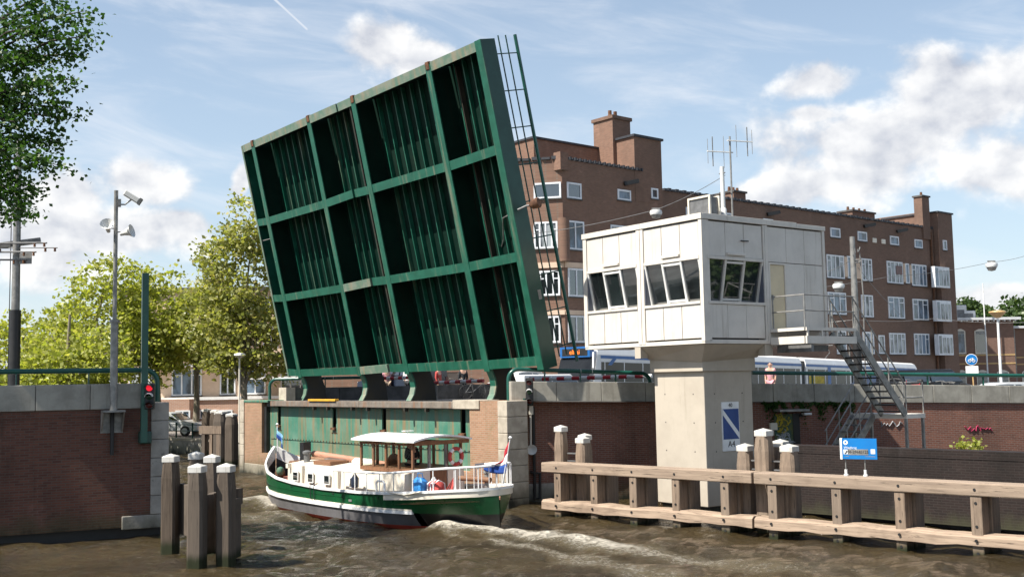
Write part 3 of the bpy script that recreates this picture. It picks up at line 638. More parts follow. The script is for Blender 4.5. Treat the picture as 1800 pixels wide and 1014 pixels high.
obj('roof_slab', MB().box(-HL + .04, -.04, .04, HW - .04, ZT + .01, Z1 - .03), 'galv', CB)
for i, (x0, x1) in enumerate(((-HL - .03, -4.35), (-4.345, -2.58), (-2.575, -1.2), (-1.195, .03))):
    obj('roof_fascia', MB().box(x0, x1, -.035, .03, ZT + .012, Z1), 'panelframe', CB, bevel=.006)
for i, (y0, y1) in enumerate(((.031, 1.05), (1.055, 2.8), (2.805, 4.2), (4.205, HW + .03))):
    obj('roof_fascia', MB().box(-.03, .035, y0, y1, ZT + .012, Z1 - (.03 if i == 3 else 0)), 'panelframe', CB, bevel=.006)
def left_module(x0, x1):
    w = (x1 - x0) / 3
    for k in range(3):
        a, b = x0 + w * k, x0 + w * (k + 1) - .022
        obj('wall_panel', MB().box(a, b, .02, .30, ZS0 + .05, ZS1), 'panel', CB, bevel=.004)
        obj('wall_panel', MB().box(a, b, .02, .30, ZW1 + .10, ZT - .03), 'panel', CB, bevel=.004)
    f = obj('window_frame', MB().box(x0, x1, -.015, .32, ZW1, ZW1 + .09), 'panelframe', CB, bevel=.004); obj('sill', MB().box(x0, x1, -.02, .30, ZS1 + .01, ZW0 - .02), 'panelframe', f, bevel=.004)
    P = [(x0 + .04, .03), (x1 - .04, .03)]
    mb = MB(); mb.add([(x0, .29, ZW0), (x1, .29, ZW0), (x1, .05, ZW1), (x0, .05, ZW1)], [(0, 1, 2, 3)]); obj('pane', mb, 'glass', f)
    for q in (x0 + .03, x0 + w, x0 + 2 * w, x1 - .03): obj('mullion', MB().bar((q, .27, ZW0 - .02), (q, .03, ZW1), .075, .06), 'aluwhite', f)
    obj('sash_rail', MB().bar((x0 + w + .04, .25, ZW0 + .06), (x0 + 2 * w - .04, .25, ZW0 + .06), .05, .06), 'aluwhite', f); obj('sash_rail', MB().bar((x0 + w + .04, .04, ZW1 - .07), (x0 + 2 * w - .04, .04, ZW1 - .07), .05, .06), 'aluwhite', f)
    for q in (x0, x1): 
        mb = MB(); mb.prism([(.02, ZW0), (.30, ZW0), (.06, ZW1), (.02, ZW1)], 'x', q - .012, q + .012); obj('cheek', mb, 'steelblue', f)
    obj('vent_flap', MB().box(x0 + w + .02, x0 + 2 * w - .03, -.05, .02, ZW1 + .14, ZW1 + .22), 'panelframe', CB, bevel=.01)
left_module(-5.17, -2.80); left_module(-2.46, -.13)
for x0, x1 in ((-HL, -5.185), (-2.785, -2.63), (-2.61, -2.475), (-.12, 0)):
    obj('corner_post' if x0 in (-HL, -.12) else 'module_post', MB().box(x0, x1, -.012, .30, ZS0 - .06, ZT), 'panelframe', CB, bevel=.006)
# the face with the door
def side_panels(y0, y1, z0, z1, n):
    w = (y1 - y0) / n
    for k in range(n): obj('wall_panel', MB().box(-.30, -.02, y0 + w * k, y0 + w * (k + 1) - .012, z0, z1), 'panel', CB, bevel=.004)
side_panels(.20, 2.62, ZS0 + .05, ZS1, 3); side_panels(.20, 2.62, ZW1 + .10, ZT - .03, 3)
f = obj('window_frame', MB().box(-.32, .015, .20, 2.62, ZW1, ZW1 + .09), 'panelframe', CB, bevel=.004); obj('sill', MB().box(-.30, .02, .20, 2.62, ZS1 + .01, ZW0 - .02), 'panelframe', f, bevel=.004)
mb = MB(); mb.add([(-.29, .2, ZW0), (-.29, 2.62, ZW0), (-.05, 2.62, ZW1), (-.05, .2, ZW1)], [(0, 1, 2, 3)]); obj('pane', mb, 'glass', f)
for q in (.23, 1.0, 1.81, 2.59): obj('mullion', MB().bar((-.27, q, ZW0 - .02), (-.03, q, ZW1), .075, .06), 'panelframe', f)
obj('sash_rail', MB().bar((-.25, 1.04, ZW0 + .06), (-.25, 1.77, ZW0 + .06), .05, .06), 'panelframe', f); obj('sash_rail', MB().bar((-.04, 1.04, ZW1 - .07), (-.04, 1.77, ZW1 - .07), .05, .06), 'panelframe', f)
mb = MB(); mb.prism([(-.02, ZW0), (-.30, ZW0), (-.06, ZW1), (-.02, ZW1)], 'y', 2.60, 2.625); obj('cheek', mb, 'steelblue', f)
obj('vent_flap', MB().box(-.02, .05, 1.03, 1.8, ZW1 + .14, ZW1 + .22), 'panelframe', CB, bevel=.01)
obj('hinge_rod', MB().tube([(.02, 1.65, 7.98), (.04, 1.95, 7.98)], .02, 6), 'black', CB)
for y0, y1 in ((.0, .19), (2.635, 2.70), (2.715, 2.84), (5.46, HW)):
    obj('module_post' if 1 < y0 < 5 else 'corner_post', MB().box(-.119 if y0 == 0 else -.30, .012, y0 if y0 else .301, y1 if y0 else .302, ZS0 - .06, ZT), 'panelframe', CB) if y0 else obj('corner_post', MB().box(-.119, .012, -.011, .19, ZS0 - .058, ZT), 'panelframe', CB, bevel=.006)
side_panels(2.86, 5.45, 7.42, ZT - .03, 3); side_panels(3.64, 5.45, ZS0, 7.40, 2)
side_panels(2.86, 3.63, ZS0, 5.34, 1)
d = obj('door', MB().box(-.10, -.03, 2.93, 3.58, 5.36, 7.33), 'door_y', CB); obj('handle', MB().box(-.03, .03, 2.97, 3.02, 6.25, 6.4), 'galv', d)
obj('door_frame', MB().box(-.3, .005, 2.86, 2.92, 5.35, 7.40).box(-.3, .005, 3.59, 3.638, 5.35, 7.40).box(-.3, .005, 2.921, 3.589, 7.34, 7.40), 'panelframe', CB)
for s_ in (-1, 1): pass
obj('back_wall', MB().box(-HL, -HL + .3, .31, HW, ZS0, ZT), 'panel', CB); obj('rear_wall', MB().box(-HL + .31, -.31, HW - .09, HW, ZS0, ZT), 'panel', CB)
# things on its roof
t = thing('air_conditioner', 'cream air conditioner box standing on the cabin roof near the corner', 'air conditioner', loc=HS.w(-.75, .75, Z1 - .02), rot=(0, 0, HS.rz))
obj('casing', MB().box(-.42, .42, -.02, .34, .06, .62), 'galvd', t, bevel=.02)
mb = MB()
for x in (-.45, .41): mb.box(x, x + .06, -.06, 0, 0, .66).box(x, x + .06, .34, .40, 0, .66)
mb.box(-.389, .409, -.06, 0, .60, .66).box(-.389, .409, .34, .40, .60, .66); obj('frame', mb, 'bcream', t)
t = thing('vent_pipe', 'thick white vertical pipe on the cabin roof beside the antenna mast', 'pipe', loc=HS.w(-.55, 1.55, Z1 - .02), rot=(0, 0, HS.rz))
obj('pipe', MB().tube([(0, 0, .3), (0, 0, 1.62)], .065, 12), 'aluwhite', t); obj('socket', MB().lathe([(.10, 0), (.10, .32), (.07, .36)], 14), 'aluwhite', t)
obj('strap', MB().tube([(-.12, 0, 1.42), (.12, 0, 1.42)], .018, 6), 'galvd', t)
an = HS.s(1296, 378, -.6)
t = thing('antenna_mast', 'thin mast on the cabin roof carrying two yagi antennas', 'antenna', loc=HS.w(-.6, 2.0, Z1 - .02), rot=(0, 0, HS.rz))
obj('pole', MB().tube([(0, 0, 0), (0, 0, 2.62)], .028, 8), 'galv', t)
for (dx, zz, ln) in ((-1.05, 2.13, -1), (1.05, 2.48, 1)):
    a = Vector((0, -.12 * ln, zz)); b_ = Vector((.20 * ln, .80 * ln, zz + .02 * ln))
    bo = obj('antenna_boom', MB().tube([a, b_], .022, 6), 'aluwhite', t)
    mb = MB()
    for g, hl in ((.36, .50), (.78, .46), (.80, .46), (.98, .38)):
        p = a.lerp(b_, g); mb.tube([p + Vector((0, 0, -hl)), p + Vector((0, 0, hl))], .009, 5)
    obj('antenna_element', mb, 'galv', bo)

# ------------------------------------------------------------------ landing and staircase
ST = thing('steel_staircase', 'galvanised steel landing and staircase beside the cabin door', 'staircase', HS)
XL, XR, YA, YB, ZL = .02, 1.28, 2.86, 5.20, 5.30
obj('landing_plate', MB().box(XL, XR, YA, YB, ZL, ZL + .05), 'galv', ST)
obj('landing_beam', MB().box(XR, XR + .06, YA, YB, ZL - .42, ZL - .20).box(XL, XR - .001, YA - .05, YA, ZL - .42, ZL - .20).box(XR, XR + .06, YA, YB, ZL - .04, ZL + .055).box(XL, XR - .001, YA - .05, YA, ZL - .04, ZL + .056), 'panelframe', ST)
for y in (YA + .05, YA + .7, YA + 1.4, YB - .1): obj('landing_strut', MB().box(XR, XR + .05, y, y + .06, ZL - .20, ZL - .04), 'panelframe', ST)
obj('cantilever_beam', MB().box(.3, .42, YA + .1, YB - .2, ZL - .62, ZL - .43).box(.0, XR, YA + .25, YA + .37, ZL - .66, ZL - .44), 'galvd', ST)
def flight(x0, x1, ya, za, yb, zb, n, nm):
    for x in (x0, x1): obj('stringer', MB().bar((x, ya, za), (x, yb, zb), .05, .24), 'galv', ST)
    for k in range(n):
        g = (k + .6) / n; y, z = ya + (yb - ya) * g, za + (zb - za) * g; s_ = .13 if yb > ya else -.13
        obj('tread', MB().box(x0 + .03, x1 - .03, min(y - s_, y + s_), max(y - s_, y + s_), z - .02, z + .025), 'black' if nm else 'galvd', ST)
flight(.40, 1.25, YB, ZL - .05, 7.62, 2.66, 12, 1)
flight(-.70, .10, 7.60, 2.62, 6.1, 1.2, 7, 0)
obj('platform', MB().box(-.75, 1.30, 7.62, 8.62, 2.52, 2.66), 'panelframe', ST)
for x, y in ((-.7, 7.66), (1.24, 7.66), (1.24, 8.56), (-.7, 8.56)): obj('platform_leg', MB().box(x - .04, x + .04, y - .04, y + .04, 1.1, 2.52), 'galv', ST)
def guard(pts, hs, posts, r=.022):
    for h in hs: obj('guard_rail', MB().tube([Vector(p) + Vector((0, 0, h)) for p in pts], r, 8), 'galv', ST)
    for p in posts: obj('guard_post', MB().tube([p, (p[0], p[1], p[2] + hs[0])], r, 8), 'galv', ST)
guard([(XL + .05, YA, ZL), (XR, YA, ZL), (XR, YB, ZL)], (1.02, .55), [(XL + .08, YA, ZL), (XR, YA, ZL), (XR, YA + 1.17, ZL), (XR, YB - .05, ZL)])
def sl_(g, x): return (x, YB + (7.62 - YB) * g, ZL - .02 + (2.68 - ZL) * g)
for x in (1.25, .40): guard([sl_(0, x), sl_(1, x)], (1.0, .52), [sl_(g, x) for g in (.03, .36, .68, .97)])
guard([(1.27, 7.66, 2.66), (1.27, 8.58, 2.66), (-.72, 8.58, 2.66)], (1.0, .52), [(1.27, 7.66, 2.66), (1.27, 8.58, 2.66), (-.72, 8.58, 2.66)])
def s2_(g, x): return (x, 7.6 - 1.5 * g, 2.62 - 1.42 * g)
for x in (.10, -.70): guard([s2_(0, x), s2_(1, x)], (.95, .5), [s2_(g, x) for g in (.1, .5, .95)])

# ------------------------------------------------------------------ height and anchor board on the column
t = thing('waterway_sign', 'blue and white board with a diagonal stripe on the cabin column', 'sign', loc=HS.w(-.70, 0, 0), rot=(0, 0, HS.rz))
ya, za, zb = HS.s(1270, 740, -.66)[1], HS.s(1285, 785, -.66)[2], HS.s(1285, 706, -.66)[2]; yb = HS.s(1300, 740, -.66)[1]
zc, zd = za + (zb - za) * .17, za + (zb - za) * .845
obj('board', MB().box(.0, .03, ya, yb, za - .12, zb), 'white', t)
mb = MB(); mb.box(.031, .034, ya + .03, yb - .02, zc, zd); obj('blue_field', mb, 'blue_dk', t)
mb = MB(); mb.add([(.0365, ya + .03, zd), (.0365, ya + .03, zd - .18), (.0365, yb - .02, zc - .0), (.0365, yb - .02, zc + .18)], [(0, 1, 2, 3)]); obj('stripe', mb, 'white', t)
text('lettering', '40', .17, 'ink', t, (.034, (ya + yb) / 2, (zd + zb) / 2), (R(90), 0, R(90)))
text('lettering', 'A4', .26, 'ink', t, (.034, (ya + yb) / 2, zc - .15), (R(90), 0, R(90)))

# ------------------------------------------------------------------ timber guide work and mooring posts
def posts_at(fr): return fr
def guide(label, x0, x1, px, joint):
    t = thing('timber_fender', label, 'fender', FD)
    obj('top_beam', MB().box(x0, x1, 0, .52, 1.27, 1.55), 'woodF', t, bevel=.025)
    mb = MB(); n = int((x1 - x0) / .45); rg = random.Random(int(x1 * 10)); top = []; 
    for i in range(n + 1):
        x = x0 + (x1 - x0) * i / n; top.append((x, rg.uniform(-.03, .02), .47 + rg.uniform(-.025, .012), .19 + rg.uniform(-.02, .03)))
    vs = []
    for (x, dy, a, b) in top: vs += [(x, dy - .03, b), (x, dy - .02, a - .06), (x, .05, a), (x, .42, a), (x, .42, b)]
    fs = [(i * 5 + j, i * 5 + (j + 1) % 5, (i + 1) * 5 + (j + 1) % 5, (i + 1) * 5 + j) for i in range(n) for j in range(5)]
    fs += [tuple(range(5)), tuple(n * 5 + j for j in range(5))]
    mb.add(vs, fs); obj('bottom_beam', mb, 'woodF', t, bevel=.01)
    for p in px:
        o = obj('upright', MB().box(p, p + .25, .03, .42, -.8, 1.268), 'woodP', t, bevel=.02)
        obj('backing_post', MB().box(p + .02, p + .30, .46, .95, -.8, 1.4), 'woodP', t, bevel=.02)
        mb = MB()
        for y, z in ((-.012, 1.41), (.018, 1.12), (.018, .62), (-.065, .33), (.018, .05)): mb.lathe([(.032, y), (.032, y + .03)], 8, (p + .12, 0, z), 'y')
        obj('bolt_head', mb, 'black', t)
    return t
g1 = guide('weathered timber guide beams on posts in front of the concrete column', -.16, 6.86, (.42 - .12, 1.65, 3.02, 4.42, 5.92), 0)
g2 = guide('longer weathered timber guide beams running to the right picture edge', 6.92, 21, (7.28, 8.98, 10.52, 12.22, 13.9, 15.6), 1)
def pile(fr, x, y, w, top, label, mat='woodP', group=None, base=-.8, taper=.62, cap=True, sq=True, tint='white'):
    """one mooring post: square timber chamfered to a narrower head under a white pyramid cap"""
    t = thing('mooring_post', label, 'mooring post', loc=fr.w(x, y, 0), rot=(0, 0, fr.rz), group=group)
    a = w / 2; b = a * .80; zt = top - .16; mb = MB()
    c = a * .72
    ring = lambda r, k, z: [(r * math.cos(R(45 + 90 * i) + s_ * k) * 1.414, r * math.sin(R(45 + 90 * i) + s_ * k) * 1.414, z) for i in range(4) for s_ in (-1, 1)]
    prof = [(a, .16, base), (a, .16, zt - .75), (a, .20, zt - .42), (b, .26, zt)]
    vs = [v for r, k, z in prof for v in ring(r, k, z)]
    fs = [(i * 8 + j, i * 8 + (j + 1) % 8, (i + 1) * 8 + (j + 1) % 8, (i + 1) * 8 + j) for i in range(3) for j in range(8)] + [tuple(range(8))[::-1], tuple(24 + j for j in range(8))]
    mb.add(vs, fs); obj('timber', mb, mat, t)
    e = b + .035; mb = MB(); mb.add([(-e, -e, zt - .05), (e, -e, zt - .05), (e, e, zt - .05), (-e, e, zt - .05), (-e, -e, zt + .09), (e, -e, zt + .09), (e, e, zt + .09), (-e, e, zt + .09), (0, 0, zt + .155)],
        [(3, 2, 1, 0), (0, 1, 5, 4), (1, 2, 6, 5), (2, 3, 7, 6), (3, 0, 4, 7), (4, 5, 8), (5, 6, 8), (6, 7, 8), (7, 4, 8)])
    obj('white_cap', mb, 'capwhite', t, bevel=.012)
    mb = MB()
    for z in (1.75, .9): 
        if z < zt - .3: mb.lathe([(.035, -a - .012), (.035, -a + .02)], 8, (0, 0, z), 'y')
    if mb.v: obj('bolt_head', mb, 'black', t)
    return t
pile(FD, .02, .72, .29, 2.62, 'tallest white-capped post at the left end of the guide beams')
pile(FD, .78, .80, .31, 2.30, 'front shorter white-capped post at the left end of the guide beams')
pile(FD, .50, 1.25, .30, 2.36, 'rear white-capped post half hidden behind the front one at the guide beams\' left end')
pile(FD, 6.82, .74, .35, 2.62, 'tallest white-capped post where the two guide beams meet')
pile(FD, 6.22, .82, .33, 2.22, 'shorter white-capped post just left of the tallest one below the blue board')
pile(FD, 7.50, .80, .36, 2.24, 'shorter white-capped post right of the tallest one at the beam joint')
pile(FD, 6.96, 1.32, .33, 2.32, 'rear white-capped post behind the one right of the beam joint')
for (x0, x1, y, z, lab) in ((.22, .62, .74, 1.80, 'steel tie bars between the posts at the guide beams\' left end'), (6.42, 6.64, .76, 1.80, 'steel tie bars left of the tallest guide beam post'), (7.03, 7.30, .76, 1.80, 'steel tie bars right of the tallest guide beam post')):
    t = thing('tie_bar', lab, 'tie bar', FD)
    for zz in (z, z - .22): obj('bar', MB().box(x0, x1, y, y + .06, zz - .035, zz), 'galvd', t)

# left cluster near the camera
LP = Frame(*WD.z(347, 1000)[:2], -8)
def lp(px, py, z=0.): return LP.z(px, py, z)
for (px, py, w, top, lab) in ((299, 972, .31, 2.36, 'free-standing white-capped dark post nearest the left quay wall'),
                              (346, 1000, .31, 2.28, 'frontmost white-capped dark post of the left cluster'), (397, 996, .31, 2.26, 'right-hand white-capped dark post of the left cluster'),
                              (344, 962, .29, 2.36, 'rearmost white-capped dark post of the left cluster'), (372, 972, .30, 2.34, 'middle white-capped dark post of the left cluster')):
    q = lp(px, py); pile(LP, q[0], q[1], w, top, lab, 'woodD')
q0, q1 = lp(312, 968), lp(335, 985)
t = thing('timber_planking', 'dark vertical planks bolted between the posts of the left cluster', 'planking', LP)
def plank(pa, pb, z0, z1, th=.14):
    mb = MB(); a, b = lp(*pa), lp(*pb); d = (b - a) / np.linalg.norm(b - a); n = np.array([-d[1], d[0], 0]) * th
    mb.hexa([(*a[:2], z0), (*b[:2], z0), (*(b + n)[:2], z0), (*(a + n)[:2], z0)], [(*a[:2], z1), (*b[:2], z1), (*(b + n)[:2], z1), (*(a + n)[:2], z1)])
    return obj('plank', mb, 'woodD', t, bevel=.015)
plank((311, 968), (334, 976), .42, 1.62); plank((364, 990), (375, 988), .2, 1.52); plank((375.5, 988), (386, 985), .2, 1.54); plank((409, 992), (424, 985), .1, 1.42, .3)
plank((408, 989), (427, 983), 1.25, 1.62, .34)
# far cluster under the left end of the bridge
FP = Frame(*WD.z(400, 822)[:2], -20)
t2 = []
for (px, py, w, top, lab) in ((363, 800, .40, 2.72, 'far white-capped post at the left of the distant cluster'), (378, 806, .42, 2.72, 'far white-capped post second from the left in the distant cluster'),
                              (388, 815, .55, 2.74, 'widest white-capped post in the distant cluster'), (407, 820, .46, 2.66, 'far white-capped post at the right of the distant cluster')):
    q = FP.z(px, py); t2.append(pile(FP, q[0], q[1], w, top, lab, 'woodD'))
q = FP.z(377, 815); t = thing('timber_guard', 'timber guard board on slats in front of the distant post cluster', 'guard', loc=FP.w(q[0], q[1], 0), rot=(0, 0, FP.rz))
obj('board', MB().box(-.75, .6, -.3, -.1, 1.55, 1.95), 'woodP', t)
for x in (-.5, -.05, .4): obj('slat', MB().box(x - .09, x + .09, -.28, -.1, -.8, 1.55), 'woodP' if x > -.3 else 'woodD', t)

# ------------------------------------------------------------------ blue phone board on the guide beam
p0, p1 = FD.t(1485, 838, .25), FD.t(1522, 836, .25); zb0 = FD.t(1484, 806, .25)[2]; zb1 = FD.t(1484, 770, .25)[2]
t = thing('information_board', 'bright blue board with a telephone number standing on the guide beam', 'sign', loc=FD.w(p0[0] - .03, .25, 0), rot=(0, 0, FD.rz + R(12)))
W_ = .80
obj('panel', MB().box(0, W_, -.02, .03, zb0, zb1), 'blue_sign', t); obj('panel_edge', MB().box(-.05, 0, -.03, .07, zb0 - .01, zb1 + .005), 'white', t)
for x in (.05, .50):
    obj('support_post', MB().tube([(x, .05, 1.55), (x, .05, zb0 + .05)], .016, 8), 'galv', t); obj('foot', MB().lathe([(.055, 1.55), (.055, 1.585), (.035, 1.59), (.035, 1.70)], 12, (x, .05, 0)), 'aluwhite', t)
hh = zb1 - zb0; zf = lambda g: zb0 + hh * g; Q = (R(90), 0, 0)
obj('number_strip', MB().box(.13, .60, -.024, -.02, zf(.20), zf(.48)), 'galv', t); obj('symbol_box', MB().box(.03, .125, -.024, -.02, zf(.23), zf(.46)), 'white', t)
obj('symbol_box', MB().box(.66, .76, -.024, -.02, zf(.26), zf(.49)), 'white', t)
text('lettering', '06-29683125', .092, 'ink', t, (.367, -.025, zf(.345)), Q); text('lettering', 'Wiegbrug', .075, 'white', t, (.19, -.021, zf(.55)), Q)
mb = MB(); mb.lathe([(.055, -.026), (.055, -.021)], 16, (.085, 0, zf(.80)), 'y'); lg = obj('emblem', mb, 'white', t)
mb = MB(); mb.add([(.05, -.028, zf(.77)), (.12, -.028, zf(.77)), (.085, -.028, zf(.88))], [(0, 1, 2)]); obj('emblem_mark', mb, 'blue_sign', lg)
mb = MB(); mb.tube([(.055, -.026, zf(.28)), (.085, -.026, zf(.30)), (.11, -.026, zf(.40))], .012, 6); obj('phone_symbol', mb, 'ink', t)
for x, w_ in ((.05, .1), (.52, .24)): obj('small_print', MB().box(x, x + w_, -.022, -.02, zf(.12), zf(.145)), 'galv', t)

# ------------------------------------------------------------------ people
def skin_mesh(name, J, E_, mat, parent, sub=1):
    """one continuous surface grown round a skeleton: J = {joint: (x, y, z, r)}"""
    k = list(J); me = bpy.data.meshes.new(name); me.from_pydata([J[q][:3] for q in k], [(k.index(a), k.index(b)) for a, b in E_], [])
    o = bpy.data.objects.new(name, me); COL.objects.link(o); o.parent = parent; me.materials.append(M[mat])
    md = o.modifiers.new('skin', 'SKIN'); md.use_smooth_shade = True
    sv = me.skin_vertices[0].data
    for i, q in enumerate(k): r = J[q][3]; sv[i].radius = (r, r) if not isinstance(r, tuple) else r; sv[i].use_root = (i == 0)
    ss = o.modifiers.new('sub', 'SUBSURF'); ss.levels = ss.render_levels = sub; return o
def person(label, loc, rotz, top='jacket', legs='jacket', hair='hairb', pose='stand', h=1.75, hat=None, group=None):
    t = thing('person', label, 'person', loc=loc, rot=(0, 0, rotz), group=group); s = h / 1.75
    arm = {'stand': ((.22, .02, 1.12), (.20, -.06, .88)), 'fold': ((.25, -.02, 1.14), (.06, -.20, 1.12)), 'wheel': ((.25, -.10, 1.16), (.16, -.36, 1.10)), 'hips': ((.33, .06, 1.18), (.2, -.05, 1.0))}[pose]
    J = {'pel': (0, 0, .95, .135), 'wst': (0, 0, 1.12, .125), 'chs': (0, .01, 1.34, (.155, .12)), 'nk': (0, .01, 1.50, .058), 'hd': (0, -.01, 1.60, .085), 'tp': (0, 0, 1.70, .075)}
    Ed = [('pel', 'wst'), ('wst', 'chs'), ('chs', 'nk'), ('nk', 'hd'), ('hd', 'tp')]
    for S in (-1, 1):
        n = 'LR'[S > 0]; st = .10 * S
        J.update({'sh' + n: (.17 * S, .01, 1.42, .06), 'el' + n: (arm[0][0] * S, arm[0][1], arm[0][2], .045), 'wr' + n: (arm[1][0] * S, arm[1][1], arm[1][2], .032),
                  'hp' + n: (.09 * S, 0, .88, .095), 'kn' + n: (st, -.02 + .05 * S, .48, .062), 'an' + n: (st, .02 + .06 * S, .08, .045), 'ft' + n: (st, -.14 + .06 * S, .03, .035)})
        Ed += [('chs', 'sh' + n), ('sh' + n, 'el' + n), ('el' + n, 'wr' + n), ('pel', 'hp' + n), ('hp' + n, 'kn' + n), ('kn' + n, 'an' + n), ('an' + n, 'ft' + n)]
        hx, hy, hz_ = arm[1]; d = Vector((arm[1][0] - arm[0][0], arm[1][1] - arm[0][1], arm[1][2] - arm[0][2])).normalized()
        J['pm' + n] = (hx * S + d.x * S * .06, hy + d.y * .06, hz_ + d.z * .06, .030); Ed.append(('wr' + n, 'pm' + n))
        for f_, (ox, ln) in enumerate(((-.028, .075), (-.010, .09), (.010, .085), (.028, .065))):
            J[f'f{f_}{n}'] = (hx * S + d.x * S * (.06 + ln) , hy + d.y * (.06 + ln) + ox, hz_ + d.z * (.06 + ln) - .01, .008); Ed.append(('pm' + n, f'f{f_}{n}'))
        J['th' + n] = (hx * S + d.x * S * .09 - .03 * S, hy + d.y * .09 - .03, hz_ + d.z * .09, .009); Ed.append(('pm' + n, 'th' + n))
    J = {k: (v[0] * s, v[1] * s, v[2] * s, v[3] if isinstance(v[3], tuple) else v[3] * s) for k, v in J.items()}
    b = skin_mesh('body', J, Ed, 'skin', t)
    sub = lambda ks, g: {k: (*J[k][:3], tuple(q + g for q in J[k][3]) if isinstance(J[k][3], tuple) else J[k][3] + g) for k in ks}
    A = sub(['wst', 'pel', 'chs', 'shL', 'elL', 'shR', 'elR'], .016)
    if top != 'pink': A.update(sub(['wrL', 'wrR'], .012))
    ed = [('wst', 'pel'), ('wst', 'chs'), ('chs', 'shL'), ('shL', 'elL'), ('chs', 'shR'), ('shR', 'elR')] + ([('elL', 'wrL'), ('elR', 'wrR')] if 'wrL' in A else [])
    skin_mesh('top_garment', A, ed, top, t)
    B = sub(['pel', 'hpL', 'knL', 'anL', 'hpR', 'knR', 'anR'], .014); skin_mesh('trousers', B, [('pel', 'hpL'), ('hpL', 'knL'), ('knL', 'anL'), ('pel', 'hpR'), ('hpR', 'knR'), ('knR', 'anR')], legs, t)
    C_ = {'a': (0, .025 * s, 1.63 * s, .082 * s), 'b': (0, .01 * s, 1.715 * s, .072 * s)}; skin_mesh('cap' if hat else 'hair', C_, [('a', 'b')], hat or hair, t)
    for S in (-1, 1): obj('eye', MB().lathe([(.002, -.012), (.011, -.006), (.011, .006), (.002, .012)], 8, (.033 * S * s, -.088 * s, 1.625 * s), 'y'), 'jacket', b)
    obj('nose', MB().lathe([(.018, -.03), (.012, 0), (.004, .03)], 6, (0, -.098 * s, 1.60 * s)), 'skin', b)
    obj('mouth', MB().box(-.022 * s, .022 * s, -.094 * s, -.08 * s, 1.552 * s, 1.56 * s), 'redsh', b)
    for S in (-1, 1): obj('ear', MB().lathe([(.01, -.03), (.02, 0), (.01, .03)], 6, (.088 * S * s, .0, 1.61 * s)), 'skin', b)
    return t

# ------------------------------------------------------------------ the barge
BT = thing('motor_barge', 'green and grey motor barge with a wooden wheelhouse passing the bridge', 'boat', BO)
stn = [(-3.76, .02, .0, 1.15, .55), (-3.62, .50, .03, 1.14, .4), (-3.3, .86, .10, 1.13, .30), (-2.8, 1.14, .26, 1.10, .18), (-2.2, 1.33, .55, 1.05, .04), (-1.5, 1.44, .92, 1.0, .0), (-.6, 1.49, 1.28, .94, -.02), (.7, 1.50, 1.46, .89, -.02), (2.6, 1.50, 1.46, .88, -.02),
       (4.4, 1.46, 1.36, .94, -.02), (5.6, 1.36, 1.22, 1.02, -.02), (6.6, 1.14, .98, 1.14, 0), (7.4, .78, .64, 1.34, .02), (7.85, .42, .34, 1.56, .04), (8.12, .04, .04, 1.84, .06)]
def interp(x, i):
    for a, b in zip(stn, stn[1:]):
        if a[0] <= x <= b[0]: g = (x - a[0]) / (b[0] - a[0]); return a[i] + (b[i] - a[i]) * g
xs = sorted(set([round(-3.76 + (8.12 + 3.76) * i / 60, 3) for i in range(61)]))
xs[-1] = 8.12
def smooth_prof(x): return interp(x, 1), interp(x, 2), interp(x, 3), interp(x, 4)
LEVELS = {'hull_bottom_paint': (-.5, .10, 'hullred'), 'hull_side': (.10, .40, 'hullgrey'), 'white_strake': (.40, .475, 'white'), 'green_bulwark': (.475, 1.0, 'hullgreen')}
def hull_pt(x, f, side):   # f: 0 at the water, 1 at the rail, below 0 under water
    bd, bw, zr, zk = smooth_prof(x)
    if f < 0: return (x, side * bw * (1 + .6 * f), zk * 0 + f * .5)
    y = bw + (bd - bw) * (1 - (1 - f) ** 1.6) if bd > bw else bw
    return (x, side * y, zr * f)
def strake_f(x, z0, sheer=.45):  # height along the hull that follows the sheer a little
    bd, bw, zr, zk = smooth_prof(x); return max(0, min(1, (z0 + sheer * (zr - .88) * .55) / zr))
def hull_strip(nm, fa, fb, mat, outs=0., x0=-9, x1=9, seg=3):
    X_ = [x for x in xs if x0 <= x <= x1]
    for side in (1, -1):
        vs = []; fs = []
        for x in X_:
            a, b = fa(x), fb(x)
            for k in range(seg + 1):
                p = hull_pt(x, a + (b - a) * k / seg, side); vs.append((p[0] + (outs * .7 if x > 7.3 else 0), p[1] + side * outs, p[2]))
        n = seg + 1
        for i in range(len(X_) - 1):
            for k in range(seg): fs.append((i * n + k, i * n + k + 1, (i + 1) * n + k + 1, (i + 1) * n + k))
        yield vs, fs
def hull_part(nm, fa, fb, mat, outs=0., x0=-9, x1=9, seg=3):
    mb = MB()
    for vs, fs in hull_strip(nm, fa, fb, mat, outs, x0, x1, seg): mb.add(vs, fs)
    mb.sm = True; return obj(nm, mb, mat, BT)
c_ = lambda v: (lambda x: v)
hull_part('boot_stripe', c_(-.7), lambda x: strake_f(x, .075, .12), 'hullred')
hull_part('lower_hull', lambda x: strake_f(x, .075, .12), lambda x: strake_f(x, .42), 'hullgrey', x0=-1.75)
hull_part('shade_black_stern_plating', lambda x: strake_f(x, .075, .12), lambda x: strake_f(x, .42), 'hullblack', x1=-1.7)  # grey hull turned black here: the stern's shading put into its colour
hull_part('green_bulwark', lambda x: strake_f(x, .42), c_(1.0), 'hullgreen', seg=4)
